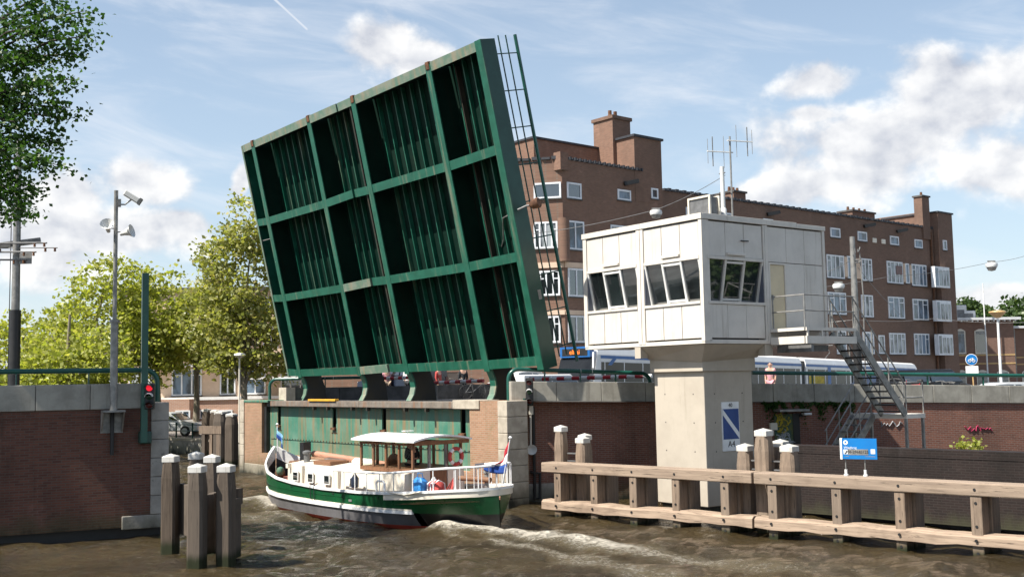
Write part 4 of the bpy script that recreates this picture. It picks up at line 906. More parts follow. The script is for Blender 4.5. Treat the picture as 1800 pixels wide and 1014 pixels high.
def strip3(nm, zf, h, outs, mat, x0, x1):   # a raised band with thickness along both sides
    mb = MB()
    for side in (1, -1):
        X_ = [x for x in xs if x0 <= x <= x1]; vs = []; fs = []
        for x in X_:
            f = zf(x); zr = interp(x, 3); p = hull_pt(x, f, side); o_ = outs
            vs += [(p[0], p[1] - side * .02, p[2] - h / 2), (p[0] + (o_ if x > 7.9 else 0), p[1] + side * o_, p[2] - h / 2), (p[0] + (o_ if x > 7.9 else 0), p[1] + side * o_, p[2] + h / 2), (p[0], p[1] - side * .02, p[2] + h / 2)]
        for i in range(len(X_) - 1):
            for k in range(4): fs.append((i * 4 + k, i * 4 + (k + 1) % 4, (i + 1) * 4 + (k + 1) % 4, (i + 1) * 4 + k))
        fs += [(0, 1, 2, 3), tuple((len(X_) - 1) * 4 + k for k in range(4))]
        mb.add(vs, fs)
    mb.sm = True; return obj(nm, mb, mat, BT)
strip3('rubbing_strake', lambda x: strake_f(x, .43), .085, .05, 'white', -1.7, 9)
strip3('cream_line', lambda x: strake_f(x, .50), .04, .008, 'bcream', -1.7, 9)
strip3('gunwale', c_(1.0), .07, .045, 'white', -9, 9)
strip3('stern_band', lambda x: 1 - .10 / interp(x, 3), .17, .02, 'bcream', -9, -.45)
strip3('moulding', lambda x: strake_f(x, .70), .012, .01, 'hullgreen', .8, 7.9)
mb = MB(); X_ = [x for x in xs if x < 8.0]; vs = []; 
for x in X_: vs += [(x, interp(x, 1) - .04, min(interp(x, 3) - .30, .86)), (x, -interp(x, 1) + .04, min(interp(x, 3) - .30, .86))]
mb.add(vs, [(2 * i, 2 * i + 1, 2 * i + 3, 2 * i + 2) for i in range(len(X_) - 1)]); obj('deck', mb, 'deckred', BT)
# raised bow plates, seen from inside
mb = MB()
for side in (1, -1):
    X_ = [x for x in xs if x > 5.9]; vs = []
    for x in X_: vs += [(x, side * (interp(x, 1) - .03), .7), (x, side * (interp(x, 1) - .03), interp(x, 3) - .04)]
    mb.add(vs, [(2 * i, 2 * i + 1, 2 * i + 3, 2 * i + 2) for i in range(len(X_) - 1)])
obj('bow_inner_plating', mb, 'hullblack', BT)
mb = MB()
for side in (1, -1):
    X_ = [x for x in xs if x > 6.3]; vs = []
    for x in X_: k = .07 + .30 * max(0, (x - 6.3) / 1.8) ** 1.5; vs += [(x, side * max(.01, interp(x, 1) - .055), interp(x, 3) - k), (x, side * max(.01, interp(x, 1) - .055), interp(x, 3) + .02)]
    mb.add(vs, [(2 * i, 2 * i + 1, 2 * i + 3, 2 * i + 2) for i in range(len(X_) - 1)])
obj('bow_capping', mb, 'aluwhite', BT)
# deckhouse
def deckhouse():
    mb = MB(); pl = [(6.1, .55), (6.0, .75), (5.2, .98), (1.2, 1.08), (-.95, 1.08)]; top = [1.42, 1.42, 1.42, 1.40, 1.44]
    vs = []
    for (x, y), z in zip(pl, top): vs += [(x, y, .60), (x, y * .96, z), (x, 0, z + .08), (x, -y * .96, z), (x, -y, .60)]
    n = len(pl); fs = [(i * 5 + k, i * 5 + k + 1, (i + 1) * 5 + k + 1, (i + 1) * 5 + k) for i in range(n - 1) for k in range(4)] + [(0, 1, 2, 3, 4), tuple((n - 1) * 5 + k for k in range(5))]
    mb.add(vs, fs); return obj('deckhouse', mb, 'bcream', BT)
dh = deckhouse()
strip = MB()
for x in (5.0, 4.05, 3.05, 1.55):
    y = 1.0 + (5.2 - x) * .025
    w = obj('porthole_window', MB().box(x - .17, x + .17, y - .01, y + .03, .93, 1.24), 'aluwhite', dh); obj('pane', MB().box(x - .13, x + .13, y + .03, y + .036, .97, 1.20), 'glass', w)
    obj('porthole_window', MB().box(x - .17, x + .17, -y - .03, -y + .01, .93, 1.24), 'aluwhite', dh)
mb = MB(); mb.box(5.6, 5.75, -.8, .95, 1.30, 1.44).box(4.55, 4.62, .9, 1.05, .75, 1.42).box(2.35, 2.42, .95, 1.12, .75, 1.42); obj('cabin_pilaster', mb, 'bcream', dh)
# wheelhouse
WH = obj('wheelhouse', MB().box(-1.1, 1.55, -.86, .86, 1.45, 1.56), 'woodV', BT)
for y in (.84, -.84):
    for x in (-1.07, -.42, .22, .86, 1.50): obj('window_post', MB().box(x - .035, x + .035, y - .03, y + .03, 1.56, 2.20), 'woodV', WH)
    obj('top_rail', MB().box(-1.1, 1.55, y - .03, y + .03, 2.20, 2.26), 'woodV', WH)
for x in (-1.07, 1.50):
    for y in (-.30, .28): obj('window_post', MB().box(x - .03, x + .03, y - .04, y + .04, 1.2 if x < 0 else 1.56, 2.26), 'galv' if x < 0 else 'woodV', WH)
    obj('top_rail', MB().box(x - .03, x + .03, -.81, .81, 2.20, 2.262), 'woodV', WH)
obj('aft_panel', MB().box(-1.13, -1.08, -.86, -.32, .75, 1.55), 'bcream', WH); obj('aft_panel', MB().box(-1.13, -1.08, .30, .86, .75, 1.55), 'bcream', WH)
obj('aft_door', MB().box(-1.12, -1.09, -.29, .27, .75, 1.48), 'woodV', WH)
gm, t_, b_ = newmat('clear_wheelhouse_glass'); b_.inputs['Transmission Weight'].default_value = 0; t_.n.remove(b_)
tr_ = t_.new('ShaderNodeBsdfTransparent'); gl_ = t_.new('ShaderNodeBsdfGlossy'); gl_.inputs[1].default_value = .03; mx_ = t_.new('ShaderNodeMixShader'); tr_.inputs[0].default_value = (.80, .84, .82, 1)
fr_n = t_.new('ShaderNodeFresnel'); fr_n.inputs[0].default_value = 1.12; t_.l.new(fr_n.outputs[0], mx_.inputs[0]); t_.l.new(tr_.outputs[0], mx_.inputs[1]); t_.l.new(gl_.outputs[0], mx_.inputs[2]); t_.l.new(mx_.outputs[0], t_.n['Material Output'].inputs[0])
for y in (.84, -.84): obj('pane', MB().sheet(-1.05, 1.48, 1.56, 2.20, y), gm, WH)
mb = MB(); vs = []
N_ = 11
for i in range(N_):
    g = -1 + 2 * i / (N_ - 1); y = 1.02 * g; z = 2.30 + .13 * (1 - g * g)
    vs += [(-1.38, y, z), (1.78, y, z), (1.78, y, z + .05), (-1.38, y, z + .05)]
mb.add(vs, [(i * 4 + k, i * 4 + (k + 1) % 4, (i + 1) * 4 + (k + 1) % 4, (i + 1) * 4 + k) for i in range(N_ - 1) for k in range(4)] + [(0, 1, 2, 3), tuple((N_ - 1) * 4 + k for k in range(4))])
obj('cabin_roof', mb, 'white', WH); obj('roof_trim', MB().box(-1.33, -1.29, -.95, .95, 2.22, 2.33), 'woodV', WH)
mb = MB(); mb.tube([(.2, .1, 2.47), (.2, .1, 2.56), (.2, .25, 2.57)], .012, 6).box(.12, .28, -.06, .26, 2.55, 2.57); obj('roof_aerial', mb, 'aluwhite', WH)
mb = MB(); mb.lathe([(.22, -.015), (.25, 0), (.22, .015)], 18, (1.2, -.1, 1.62), 'x'); obj('steering_wheel', mb, 'woodV', WH)
# mast lying along the roof, tabernacle, winch and hatch
obj('lowered_mast', MB().tube([(6.2, -.35, 1.66), (5.0, -.35, 1.62), (1.9, -.35, 1.50), (-.8, -.35, 1.40)], .105, 12, .07), 'woodmast', BT)
obj('tabernacle', MB().box(6.06, 6.30, -.16, .12, 1.2, 2.06), 'hullblack', BT); obj('bollard', MB().lathe([(.10, 1.3), (.10, 1.72), (.14, 1.74), (.14, 1.80), (.06, 1.84)], 12, (5.45, .35, 0)), 'galvd', BT)
obj('skylight', MB().box(3.55, 4.55, -.05, .65, 1.44, 1.57), 'woodV', BT, bevel=.02); obj('deck_grating', MB().box(4.1, 5.2, -.75, -.15, 1.47, 1.56), 'galvd', BT)
obj('canvas_cover', MB().lathe([(.05, -.6), (.13, -.4), (.14, .4), (.05, .6)], 10, (2.6, .05, 1.55), 'x'), 'bcream', BT)
mb = MB(); rgx = random.Random(4)
for i in range(7):
    x, y = 6.5 + rgx.random() * .9, rgx.uniform(-.45, .45); r = rgx.uniform(.10, .2); mb.lathe([(r * .4, 0), (r, r * .5), (r * .9, r * 1.1), (r * .3, r * 1.4)], 8, (x, y, .86))
obj('anchor_gear', mb, 'rust', BT); obj('windlass', MB().box(6.35, 6.75, -.35, .30, .9, 1.45), 'woodV', BT, bevel=.05)
obj('green_buoy', MB().lathe([(.02, 0), (.11, .06), (.14, .16), (.10, .26), (.02, .30)], 12, (7.0, .45, .95)), 'plate', BT)
# guard rails of the side decks and stern
def rail_line(pts, zs, post_h, nm='guard_rail', r=.028):
    obj(nm, MB().tube([(x, y, z) for (x, y), z in zip(pts, zs)], r, 8), 'white', BT)
    for (x, y), z in zip(pts, zs): obj('stanchion', MB().tube([(x, y, interp(max(-3.7, min(8, x)), 3) - .02), (x, y, z)], .016, 6), 'white', BT)
P_ = [(2.1, 1.42), (1.5, 1.45), (.9, 1.46), (.3, 1.46), (-.35, 1.46), (-1.0, 1.44)]; rail_line(P_, [1.44] * 4 + [1.47, 1.51], 0)
P_ = [(-1.0, 1.44), (-1.8, 1.38), (-2.5, 1.22), (-3.1, .94), (-3.5, .50), (-3.66, .0), (-3.5, -.5), (-3.1, -.94), (-2.5, -1.22), (-1.8, -1.36), (-1.0, -1.44)]
rail_line(P_, [1.51, 1.58, 1.66, 1.70, 1.72, 1.74, 1.74, 1.72, 1.68, 1.62, 1.55], 0, r=.034)
mb = MB()
for i in range(1, 14):
    a = R(90 + 180 * i / 14); x, y = -2.9 + .72 * math.cos(a), .98 * math.sin(a); mb.tube([(x, y, 1.1), (x, y, 1.72)], .010, 5)
obj('stern_baluster', mb, 'white', BT)
mb = MB(); mb.tube([(-.05, 1.36, .95), (-.05, 1.36, 1.18), (-.12, 1.36, 1.24), (-.38, 1.36, 1.24), (-.45, 1.36, 1.18), (-.45, 1.36, .95)], .035, 8); obj('step_hoop', mb, 'white', BT)
obj('tiller', MB().tube([(-3.45, .05, 1.35), (-2.4, .25, 1.36)], .07, 10), 'woodV', BT); obj('rudder_head', MB().lathe([(.07, .9), (.07, 1.5), (.10, 1.52), (.08, 1.62)], 10, (-3.25, .0, 0)), 'galv', BT)
obj('fender_cylinder', MB().lathe([(.03, .95), (.11, 1.0), (.12, 1.25), (.04, 1.36), (.02, 1.4)], 10, (1.05, 1.36, 0)), 'darkcar', BT)
mb = MB(); mb.lathe([(.05, 0), (.08, .05), (.08, .42), (.03, .5)], 10, (-1.9, .75, .9)); obj('gas_bottle', mb, 'aluwhite', BT)
mb = MB()
for k in range(4): mb.tube([(-2.55 + .1 * k, .7 - .08 * k, .95), (-2.5 + .1 * k, .55 - .08 * k, 1.2 + .05 * k), (-2.4 + .1 * k, .5, 1.0)], .02, 6)
obj('rope_coil', mb, 'redsh', BT)
for x in (3.25, 3.05): obj('hanging_rope', MB().tube([(x, 1.40, 1.0), (x, 1.535, .92), (x - .02, 1.53, .62), (x - .05, 1.525, .52)], .014, 5), 'black', BT)
obj('mooring_line', MB().tube([(-2.2, 1.40, 1.07), (-1.6, 1.50, .96), (-1.0, 1.53, .98), (-.5, 1.47, 1.0)], .018, 6), 'bcream', BT)
for x in (6.2, 4.5, 2.0, -.3): obj('scupper', MB().box(x - .05, x + .05, interp(x, 1) + .001, interp(x, 1) + .012, interp(x, 3) - .14, interp(x, 3) - .11), 'black', BT)
obj('exhaust_plate', MB().box(1.0, 1.16, 1.485, 1.51, .60, .66), 'galv', BT)

hp = BO.w(.35, -.15, .72)
person('helmsman in a dark jacket standing in the barge wheelhouse', hp, BO.rz - R(90) + R(180) * 0, 'jacket', 'jacket', 'hairb', 'fold', 1.62)
# loose things on the stern deck
t = thing('lifebuoy', 'orange and white lifebuoy hanging at the aft wheelhouse window', 'lifebuoy', loc=BO.w(-1.22, -.55, 1.85), rot=(0, 0, BO.rz))
tor = MB(); nn = 20
for i in range(nn):
    a = 2 * math.pi * i / nn
    for j in range(8): q = 2 * math.pi * j / 8; rr = .22 + .055 * math.cos(q); tor.v.append((.055 * math.sin(q), rr * math.cos(a), rr * math.sin(a)))
tor.f = [(i * 8 + j, i * 8 + (j + 1) % 8, ((i + 1) % nn) * 8 + (j + 1) % 8, ((i + 1) % nn) * 8 + j) for i in range(nn) for j in range(8)]; tor.sm = True
obj('ring', tor, 'redsh', t)
for i in range(4):
    m2 = MB(); a0 = R(45 + 90 * i)
    m2.tube([(0, .22 * math.cos(a0 + d), .22 * math.sin(a0 + d)) for d in (-.25, -.1, .1, .25)], .06, 8); obj('band', m2, 'white', t)
def lumpy(nm, w, d, h, seed, mat, parent):
    rg = random.Random(seed); mb = MB(); n = 12; prof = [(.72, 0), (1., .2), (1.02, .55), (.85, .85), (.45, 1.0)]
    vs = []
    for r, z in prof:
        for j in range(n): a = 2 * math.pi * j / n; k = r * rg.uniform(.86, 1.1); vs.append((w / 2 * k * math.copysign(abs(math.cos(a)) ** .6, math.cos(a)), d / 2 * k * math.copysign(abs(math.sin(a)) ** .6, math.sin(a)), h * z * rg.uniform(.95, 1.05)))
    mb.add(vs, [(i * n + j, i * n + (j + 1) % n, (i + 1) * n + (j + 1) % n, (i + 1) * n + j) for i in range(len(prof) - 1) for j in range(n)] + [tuple(range(n))[::-1], tuple((len(prof) - 1) * n + j for j in range(n))]); mb.sm = True
    return obj(nm, mb, mat, parent)
t = thing('shopping_bag', 'bright blue shopper bag standing on the barge stern deck', 'bag', loc=BO.w(-1.62, 1.0, .86), rot=(0, 0, BO.rz))
lumpy('sack', .52, .34, .52, 2, 'bluebag', t); obj('carry_strap', MB().tube([(-.12, 0, .48), (-.10, 0, .64), (.10, 0, .64), (.12, 0, .48)], .012, 6), 'bluebag', t)
t = thing('cushion_bundle', 'red and white striped bundle beside the blue bag on the stern deck', 'bundle', loc=BO.w(-2.15, .85, .88), rot=(0, 0, BO.rz))
lumpy('cloth', .46, .34, .44, 5, 'redsh', t)
for k in range(3): obj('stripe', MB().tube([(-.14 + .13 * k, -.19, .1), (-.13 + .13 * k, -.17, .36), (-.10 + .13 * k, .0, .45), (-.1 + .13 * k, .17, .36), (-.12 + .13 * k, .19, .1)], .022, 6), 'white', t)
# ensign on its slanting staff
def flag(nm, label, loc, rz, staff, cloth, colours, sag):
    t = thing(nm, label, 'flag', loc=loc, rot=(0, 0, rz)); obj('staff', MB().tube(staff, .022, 8, .015), 'aluwhite', t)
    obj('truck', MB().lathe([(.02, -.03), (.05, 0), (.02, .04)], 10, staff[-1]), 'white', t)
    for ci, mat in enumerate(colours):
        nx_, ny_ = 12, 4; vs = []
        for i in range(nx_ + 1):
            for j in range(ny_ + 1):
                v = (ci + j / ny_) / len(colours); u = i / nx_; vs.append(cloth(u, v))
        mb = MB(); mb.add(vs, [(i * (ny_ + 1) + j, i * (ny_ + 1) + j + 1, (i + 1) * (ny_ + 1) + j + 1, (i + 1) * (ny_ + 1) + j) for i in range(nx_) for j in range(ny_)]); mb.sm = True
        o = obj('cloth_band', mb, mat, t); sm = o.modifiers.new('thick', 'SOLIDIFY'); sm.thickness = .006
    return t
M['flagred'] = pm('flag_red_cloth', (.50, .025, .045), None, 4, .8); M['flagwhite'] = pm('flag_white_cloth', (.78, .78, .78), None, 4, .8); M['flagblue'] = pm('flag_blue_cloth', (.012, .06, .28), None, 4, .8); M['flaglight'] = pm('flag_light_blue_cloth', (.25, .50, .78), None, 4, .8)
EO = BO.w(-3.62, .08, 0)
def fp(px, py): q = BO.t(px, py, .08); return Vector((q[0] + 3.62, 0, q[2]))
FC = [fp(896, 773), fp(893.5, 795), fp(892, 815), fp(889, 832)]; FL = [fp(877, 812), fp(873, 816), fp(859, 815), fp(852, 824)]
def ens(u, v):   # hoist runs down the staff, the fly droops forward and down
    k = min(2, int(v * 3 - 1e-6)) if v < 1 else 2; g = v * 3 - k; a = FC[k].lerp(FC[k + 1], g); b = FL[k].lerp(FL[k + 1], g); p = a.lerp(b, u)
    return (p.x, .09 * math.sin(u * 6 + v * 3) * (u + .15), p.z - .06 * math.sin(math.pi * u))
flag('ensign_flag', 'red white and blue flag drooping from a slanting staff at the barge stern', EO, BO.rz, [fp(884, 850), fp(897, 769)], ens, ['flagred', 'flagwhite', 'flagblue'], 1)
flag('pennant_flag', 'small light blue flag on a thin staff at the barge bow', BO.w(8.0, 0, 0), BO.rz, [(0, 0, 1.7), (.03, 0, 2.62)],
     lambda u, v: (.02 - .42 * u, .05 * math.sin(u * 8 + v), 2.50 - .30 * v - .42 * u), ['flaglight', 'flagblue'], 1)

# ------------------------------------------------------------------ apartment building behind the cabin
AB = thing('apartment_building', 'long dark brown brick apartment block with white windows behind the control cabin', 'building', RW)
GZ = 1.0
def rx(px, py=500, Y=0): return RW.t(px, py, Y)[0]
ROOF = RW.t(1200, 340)[2]; XE = rx(1668, 420, -.6); X0_ = rx(1166, 332)
obj('wall', MB().box(X0_ - 3, rx(1640, 420), 0, 11, GZ, ROOF), 'brick_bld', AB)
mb = MB(); n = 90; xa, xb = X0_, rx(1640, 420)
for i in range(n): mb.box(xa + (xb - xa) * i / n, xa + (xb - xa) * (i + 1) / n - .09, -.12, .3, ROOF + .001, ROOF + .16 + .05 * (i % 2))
obj('parapet_tiles', mb, 'tile', AB)
def win(px0, py0, px1, py1, Y=0., nx=3, gl='glassb', par=None, open_=False, cr=False, dep=.0, rect=None):
    a, b = RW.t(px0, (py0 + py1) / 2, Y)[0], RW.t(px1, (py0 + py1) / 2, Y)[0]
    zt = (RW.t(px0, py0, Y)[2] + RW.t(px1, py0 + (py1 - py0) * 0, Y)[2]) / 2; zt = RW.t(px0, py0, Y)[2]; zb = RW.t(px0, py1, Y)[2]
    return wbox(a, b, zb, zt, Y, nx, gl, par or AB)
def wbox(a, b, zb, zt, Y, nx, gl, par, fmat='pvc', fw=.11, transom=True):
    mb = MB(); y0, y1 = Y - .07, Y - .003
    mb.box(a, b, y0, y1, zb, zb + fw).box(a, b, y0, y1, zt - fw, zt).box(a, a + fw, y0, y1, zb + fw, zt - fw).box(b - fw, b, y0, y1, zb + fw, zt - fw)
    for k in range(1, nx):
        x = a + (b - a) * k / nx; mb.box(x - .05, x + .05, y0 + .005, y1, zb + fw, zt - fw)
    if transom and nx >= 3:
        for k in (0, nx - 1):
            x0 = a + (b - a) * k / nx; x1 = a + (b - a) * (k + 1) / nx; mb.box(x0, x1, y0 + .008, y1, zt - .52, zt - .45)
    o = obj('window', mb, fmat, par); obj('pane', MB().box(a + fw * .5, b - fw * .5, Y - .02, Y - .004, zb + fw * .5, zt - fw * .5), gl, o)
    obj('sill', MB().box(a - .05, b + .05, Y - .11, Y - .002, zb - .07, zb - .001), 'concdark' if fmat == 'pvc' else fmat, o); return o
rw = random.Random(11); GL = ['glassb', 'glassc', 'glassb', 'glass']
for (a, b_, c, d) in ((1205, 364, 1219, 378), (1267, 373, 1286, 386), (1341, 384, 1358, 396), (1459, 400, 1476, 416.5), (1507, 406.5, 1523, 423), (1564, 414.5, 1579, 430), (1607, 420.5, 1620.5, 435.5)): win(a, b_, c, d, nx=1)
for (a, b_, c, d, n) in ((1452.5, 447, 1483, 488, 4), (1489, 450, 1497, 489, 1), (1514, 454, 1532, 493, 3), (1558.5, 458.5, 1586, 497, 4), (1591, 463, 1597.5, 498, 1), (1602, 464, 1628, 502, 4), (1205, 440, 1240, 462, 3), (1060, 415, 1100, 460, 3),
    (1454.6, 513, 1486.4, 552, 3), (1513.6, 518, 1534, 557, 3), (1561, 521, 1589, 559, 3), (1604, 525, 1631, 562, 3), (1470, 581, 1487, 622, 2), (1516, 583, 1535.6, 622, 3), (1544, 589, 1554.6, 621.5, 1), (1563, 585, 1591, 622.5, 4), (1606.6, 586, 1633, 623.2, 4)):
    win(a, b_, c, d, nx=n, gl=rw.choice(GL[:3]))
for (a, b_, c, d) in ((1483.5, 449, 1488.5, 488.5), (1497.5, 451, 1513.5, 491), (1586.5, 461, 1590.5, 497.5), (1598, 463.5, 1601.5, 499)):
    z1, z0 = RW.t(a, b_)[2], RW.t(a, d)[2]; obj('cream_infill', MB().box(rx(a, b_), rx(c, b_), -.05, -.002, z0 + .1, z1 - .1), 'cream', AB)
sx = rx(1574, 480); obj('window_poster', MB().box(sx, sx + 1.0, -.082, -.075, RW.t(1574, 482)[2], RW.t(1574, 467)[2]), 'lens_r', AB)
for px, py in ((1354, 376), (1523, 397), (1580, 406)):
    p = RW.t(px, py); obj('roof_spout', MB().bar((p[0] - .5, -.1, p[2] - .1), (p[0] + .45, -.55, p[2] + .1), .22, .26), 'black', AB)
for px, py in ((1536.5, 422.5), (1552, 424.5)): p = RW.t(px, py); obj('wall_plate', MB().box(p[0] - .28, p[0] + .28, -.08, -.002, p[2] - .2, p[2] + .18), 'bcream', AB)
def chimney(px0, px1, ptop, pbot, Y, d, mat='brick_bld', pots=0, capm='brick_bld'):
    a, b = RW.t(px0, pbot, Y)[0], RW.t(px1, pbot, Y)[0]; zt = RW.t((px0 + px1) / 2, ptop, Y)[2]
    o = obj('chimney', MB().box(a, b, Y, Y + d, ROOF - 1.0, zt), mat, AB); obj('cap', MB().box(a - .1, b + .1, Y - .1, Y + d + .1, zt - .001, zt + .14), 'concdark', o)
    for k in range(pots): x = a + (b - a) * (k + .5) / pots; obj('pot', MB().lathe([(.13, zt + .14), (.10, zt + .5)], 8, (x, Y + d / 2, 0)), 'rust', o)
    return o
chimney(1290, 1311, 339, 352, 1.2, 1.2, pots=3); chimney(1264, 1289, 345, 350, 2.6, 1.0); chimney(1499, 1538, 374, 388, 1.5, 1.4, pots=4); chimney(1623, 1635.5, 347, 400, -.15, .8, pots=1)
# stair tower at the far end
o = obj('end_tower', MB().box(rx(1641, 420), rx(1666, 420), -.5, 5, GZ, RW.t(1650, 374, -.5)[2]), 'brick_bld', AB)
obj('parapet_coping', MB().box(rx(1641, 420) - .12, rx(1666, 420) + .12, -.6, 5.1, RW.t(1650, 374, -.5)[2] - .001, RW.t(1650, 374, -.5)[2] + .14), 'tile', AB)
obj('end_bay', MB().box(rx(1666, 420) + .001, XE, .4, 9, GZ, RW.t(1669, 421, .4)[2]), 'brick_bld', AB)
obj('roof_turret', MB().box(rx(1593, 390, 4), rx(1640, 390, 4), 3, 8, ROOF - 1, RW.t(1600, 373, 3)[2]), 'brick_bld2', AB)
obj('drain_pipe', MB().tube([(rx(1638.5, 500), -.12, GZ), (rx(1638.5, 500), -.12, ROOF - .3)], .09, 8), 'rust', AB)
for (a, b_, c, d, n) in ((1657, 422, 1663.6, 439.5, 1),): win(a, b_, c, d, -.5, n, 'glass')
for (z0, z1) in ((468, 504.5), (527.5, 564), (587, 624)):
    a, b_ = rx(1645, 500, -.9), rx(1670.5, 500, -.9); t0, t1 = RW.t(1646, z1, -.9)[2], RW.t(1646, z0, -.9)[2]
    bay = obj('bay_window', MB().box(a, b_, -.88, -.501, t0, t1), 'pvc', AB); obj('pane', MB().box(a + .75, b_ - .15, -.90, -.881, t0 + .18, t1 - .30), 'glassc', bay); obj('pane', MB().box(a + .12, a + .55, -.90, -.881, t0 + .15, t1 - .15), 'glassb', bay)
    for k in (1, 2): x = a + .75 + (b_ - a - .9) * k / 3; obj('glazing_bar', MB().box(x - .05, x + .05, -.93, -.902, t0 + .18, t1 - .30), 'pvc', bay)

# the corner block nearer the bridge
YB_ = -2.2
CBK = thing('apartment_building', 'taller brown brick corner block with stepped tower right of the raised bridge', 'building', RW)
cx = RW.t(991, 450, YB_)[0]; xr = RW.t(1166, 400, YB_)[0]; zr_ = RW.t(1060, 291, YB_)[2]
LFa = Frame(*RW.w(cx, YB_)[:2], 168 - 180)     # the face left of the corner turns away; x runs right, towards the corner
mb = MB(); L9 = 16.0; lp_ = LFa.w(-L9, 0); back = RW.w(cx + 6, 14); rr = RW.w(xr, YB_); rb = RW.w(xr, 12)
P_ = [RW.loc(p)[:2] for p in (lp_, RW.w(cx, YB_), rr, rb, back, LFa.w(-L9, 10))]
mb.prism([tuple(p) for p in P_], 'z', GZ, zr_); obj('wall', mb, 'brick_bld2', CBK)
mb = MB(); n = 34
for i in range(n):
    a = cx + (RW.t(1130, 303, YB_)[0] - cx) * i / n; b_ = a + (RW.t(1130, 303, YB_)[0] - cx) / n - .1; mb.box(a, b_, YB_ - .12, YB_ + .3, zr_ + .001, zr_ + .15 + .05 * (i % 2))
obj('parapet_tiles', mb, 'tile', CBK)
lx = Matrix.Rotation(LFa.rz - RW.rz, 4, 'Z')
def lft(o): o.rotation_euler = (0, 0, LFa.rz - RW.rz); q = RW.loc(RW.w(cx, YB_)); o.location = Vector(q); return o
lf = lft(thing('left_front', None, None)); lf.parent = CBK
for k in ('label', 'category'):
    if k in lf: del lf[k]
mb = MB(); n = 26
for i in range(n): mb.box(-L9 + L9 * i / n, -L9 + L9 * (i + 1) / n - .1, -.12, .3, zr_ + .001, zr_ + .15 + .05 * (i % 2))
lft(obj('parapet_tiles', mb, 'tile', CBK))
obj('parapet_post', MB().box(cx - .3, cx + .35, YB_ - .22, YB_ + .4, zr_ - .7, zr_ + .4), 'brick_bld2', CBK)
bpy.data.objects.remove(lf)
def lwin(px0, py0, px1, py1, nx, gl):
    a, b_ = LFa.t(px0, py0)[0], LFa.t(px1, py0)[0]; z1, z0 = LFa.t(px1, py0)[2], LFa.t(px1, py1)[2]; o = wbox(a, b_, z0, z1, 0, nx, gl, CBK); lft(o); return o
lwin(938, 320, 986, 348, 1, 'glass'); lwin(938, 389, 980, 436, 4, 'glassc'); lwin(948, 475, 984, 519, 3, 'glass'); lwin(952, 555, 985, 602, 3, 'glass')
for (a, b_, c, d, n, g) in ((996, 320, 1021, 348, 1, 'glass'), (1085, 332.5, 1108, 351, 1, 'glassb'), (1144, 330.5, 1156, 349, 1, 'glassb'), (995, 387, 1026, 438, 2, 'glassb'), (998, 471, 1027, 521, 2, 'glass'), (998, 554, 1027, 602, 2, 'glass'), (1073, 395, 1120, 440, 3, 'glassc')): win(a, b_, c, d, YB_, n, g, CBK)
for y0, y1 in ((461, 470.5), (545, 553)):
    z1, z0 = RW.t(1000, y0, YB_)[2], RW.t(1000, y1, YB_)[2]; obj('stone_band', MB().box(cx, cx + 9, YB_ - .10, YB_ - .002, z0, z1), 'cream', CBK); lft(obj('stone_band', MB().box(-L9, .0, -.10, -.002, z0, z1), 'cream', CBK))
q = RW.t(987, 384, YB_); obj('corner_column', MB().lathe([(.36, RW.t(987, 460, YB_)[2]), (.36, q[2])], 14, (cx - .1, YB_ - .15, 0)), 'brick_bld2', CBK)
p = RW.t(1104, 322, YB_); obj('roof_spout', MB().bar((p[0] - .45, YB_ - .1, p[2] - .1), (p[0] + .4, YB_ - .55, p[2] + .1), .22, .26), 'black', CBK)
# stepped tower
ta, tb = RW.t(1114, 260, YB_ + .02)[0], xr; tz_ = RW.t(1114, 240, YB_)[2]
obj('stair_tower', MB().box(ta, tb, YB_ - .02, YB_ + 3, zr_ - 2, tz_), 'brick_bld2', CBK); obj('parapet_coping', MB().box(ta - .12, tb + .12, YB_ - .14, YB_ + 3.1, tz_ - .001, tz_ + .15), 'tile', CBK)
tl = RW.t(1034, 254, 5.0)[0]; tzl = RW.t(1034, 254, 5.0)[2]
obj('tower_wing', MB().box(ta - 6.0, ta + .6, .82, 6, zr_ - 1, tz_ - .35), 'brick_bld2', CBK); obj('wing_coping', MB().box(ta - 6.1, ta + .5, .72, 6.1, tz_ - .351, tz_ - .22), 'tile', CBK)
ca, cb = RW.t(1077, 230, -.6)[0], RW.t(1108, 230, -.6)[0]; cz = RW.t(1092, 211, -.6)[2]
obj('chimney', MB().box(ca, cb, -.6, 1.2, zr_ - 1, cz), 'brick_bld2', CBK); obj('chimney_cap', MB().box(ca - .1, cb + .1, -.7, 1.3, cz - .001, cz + .22), 'brick_bld', CBK)
for x in (.35, .65): obj('chimney_pot', MB().lathe([(.13, cz + .22), (.12, cz + .75)], 8, (ca + (cb - ca) * x, .2, 0)), 'rust', CBK)
p = RW.t(1055, 225, 3); obj('flue', MB().lathe([(.22, tz_ - 1), (.22, p[2] - .4), (.14, p[2] - .2), (.14, p[2])], 10, (p[0], 3, 0)), 'galv', CBK)

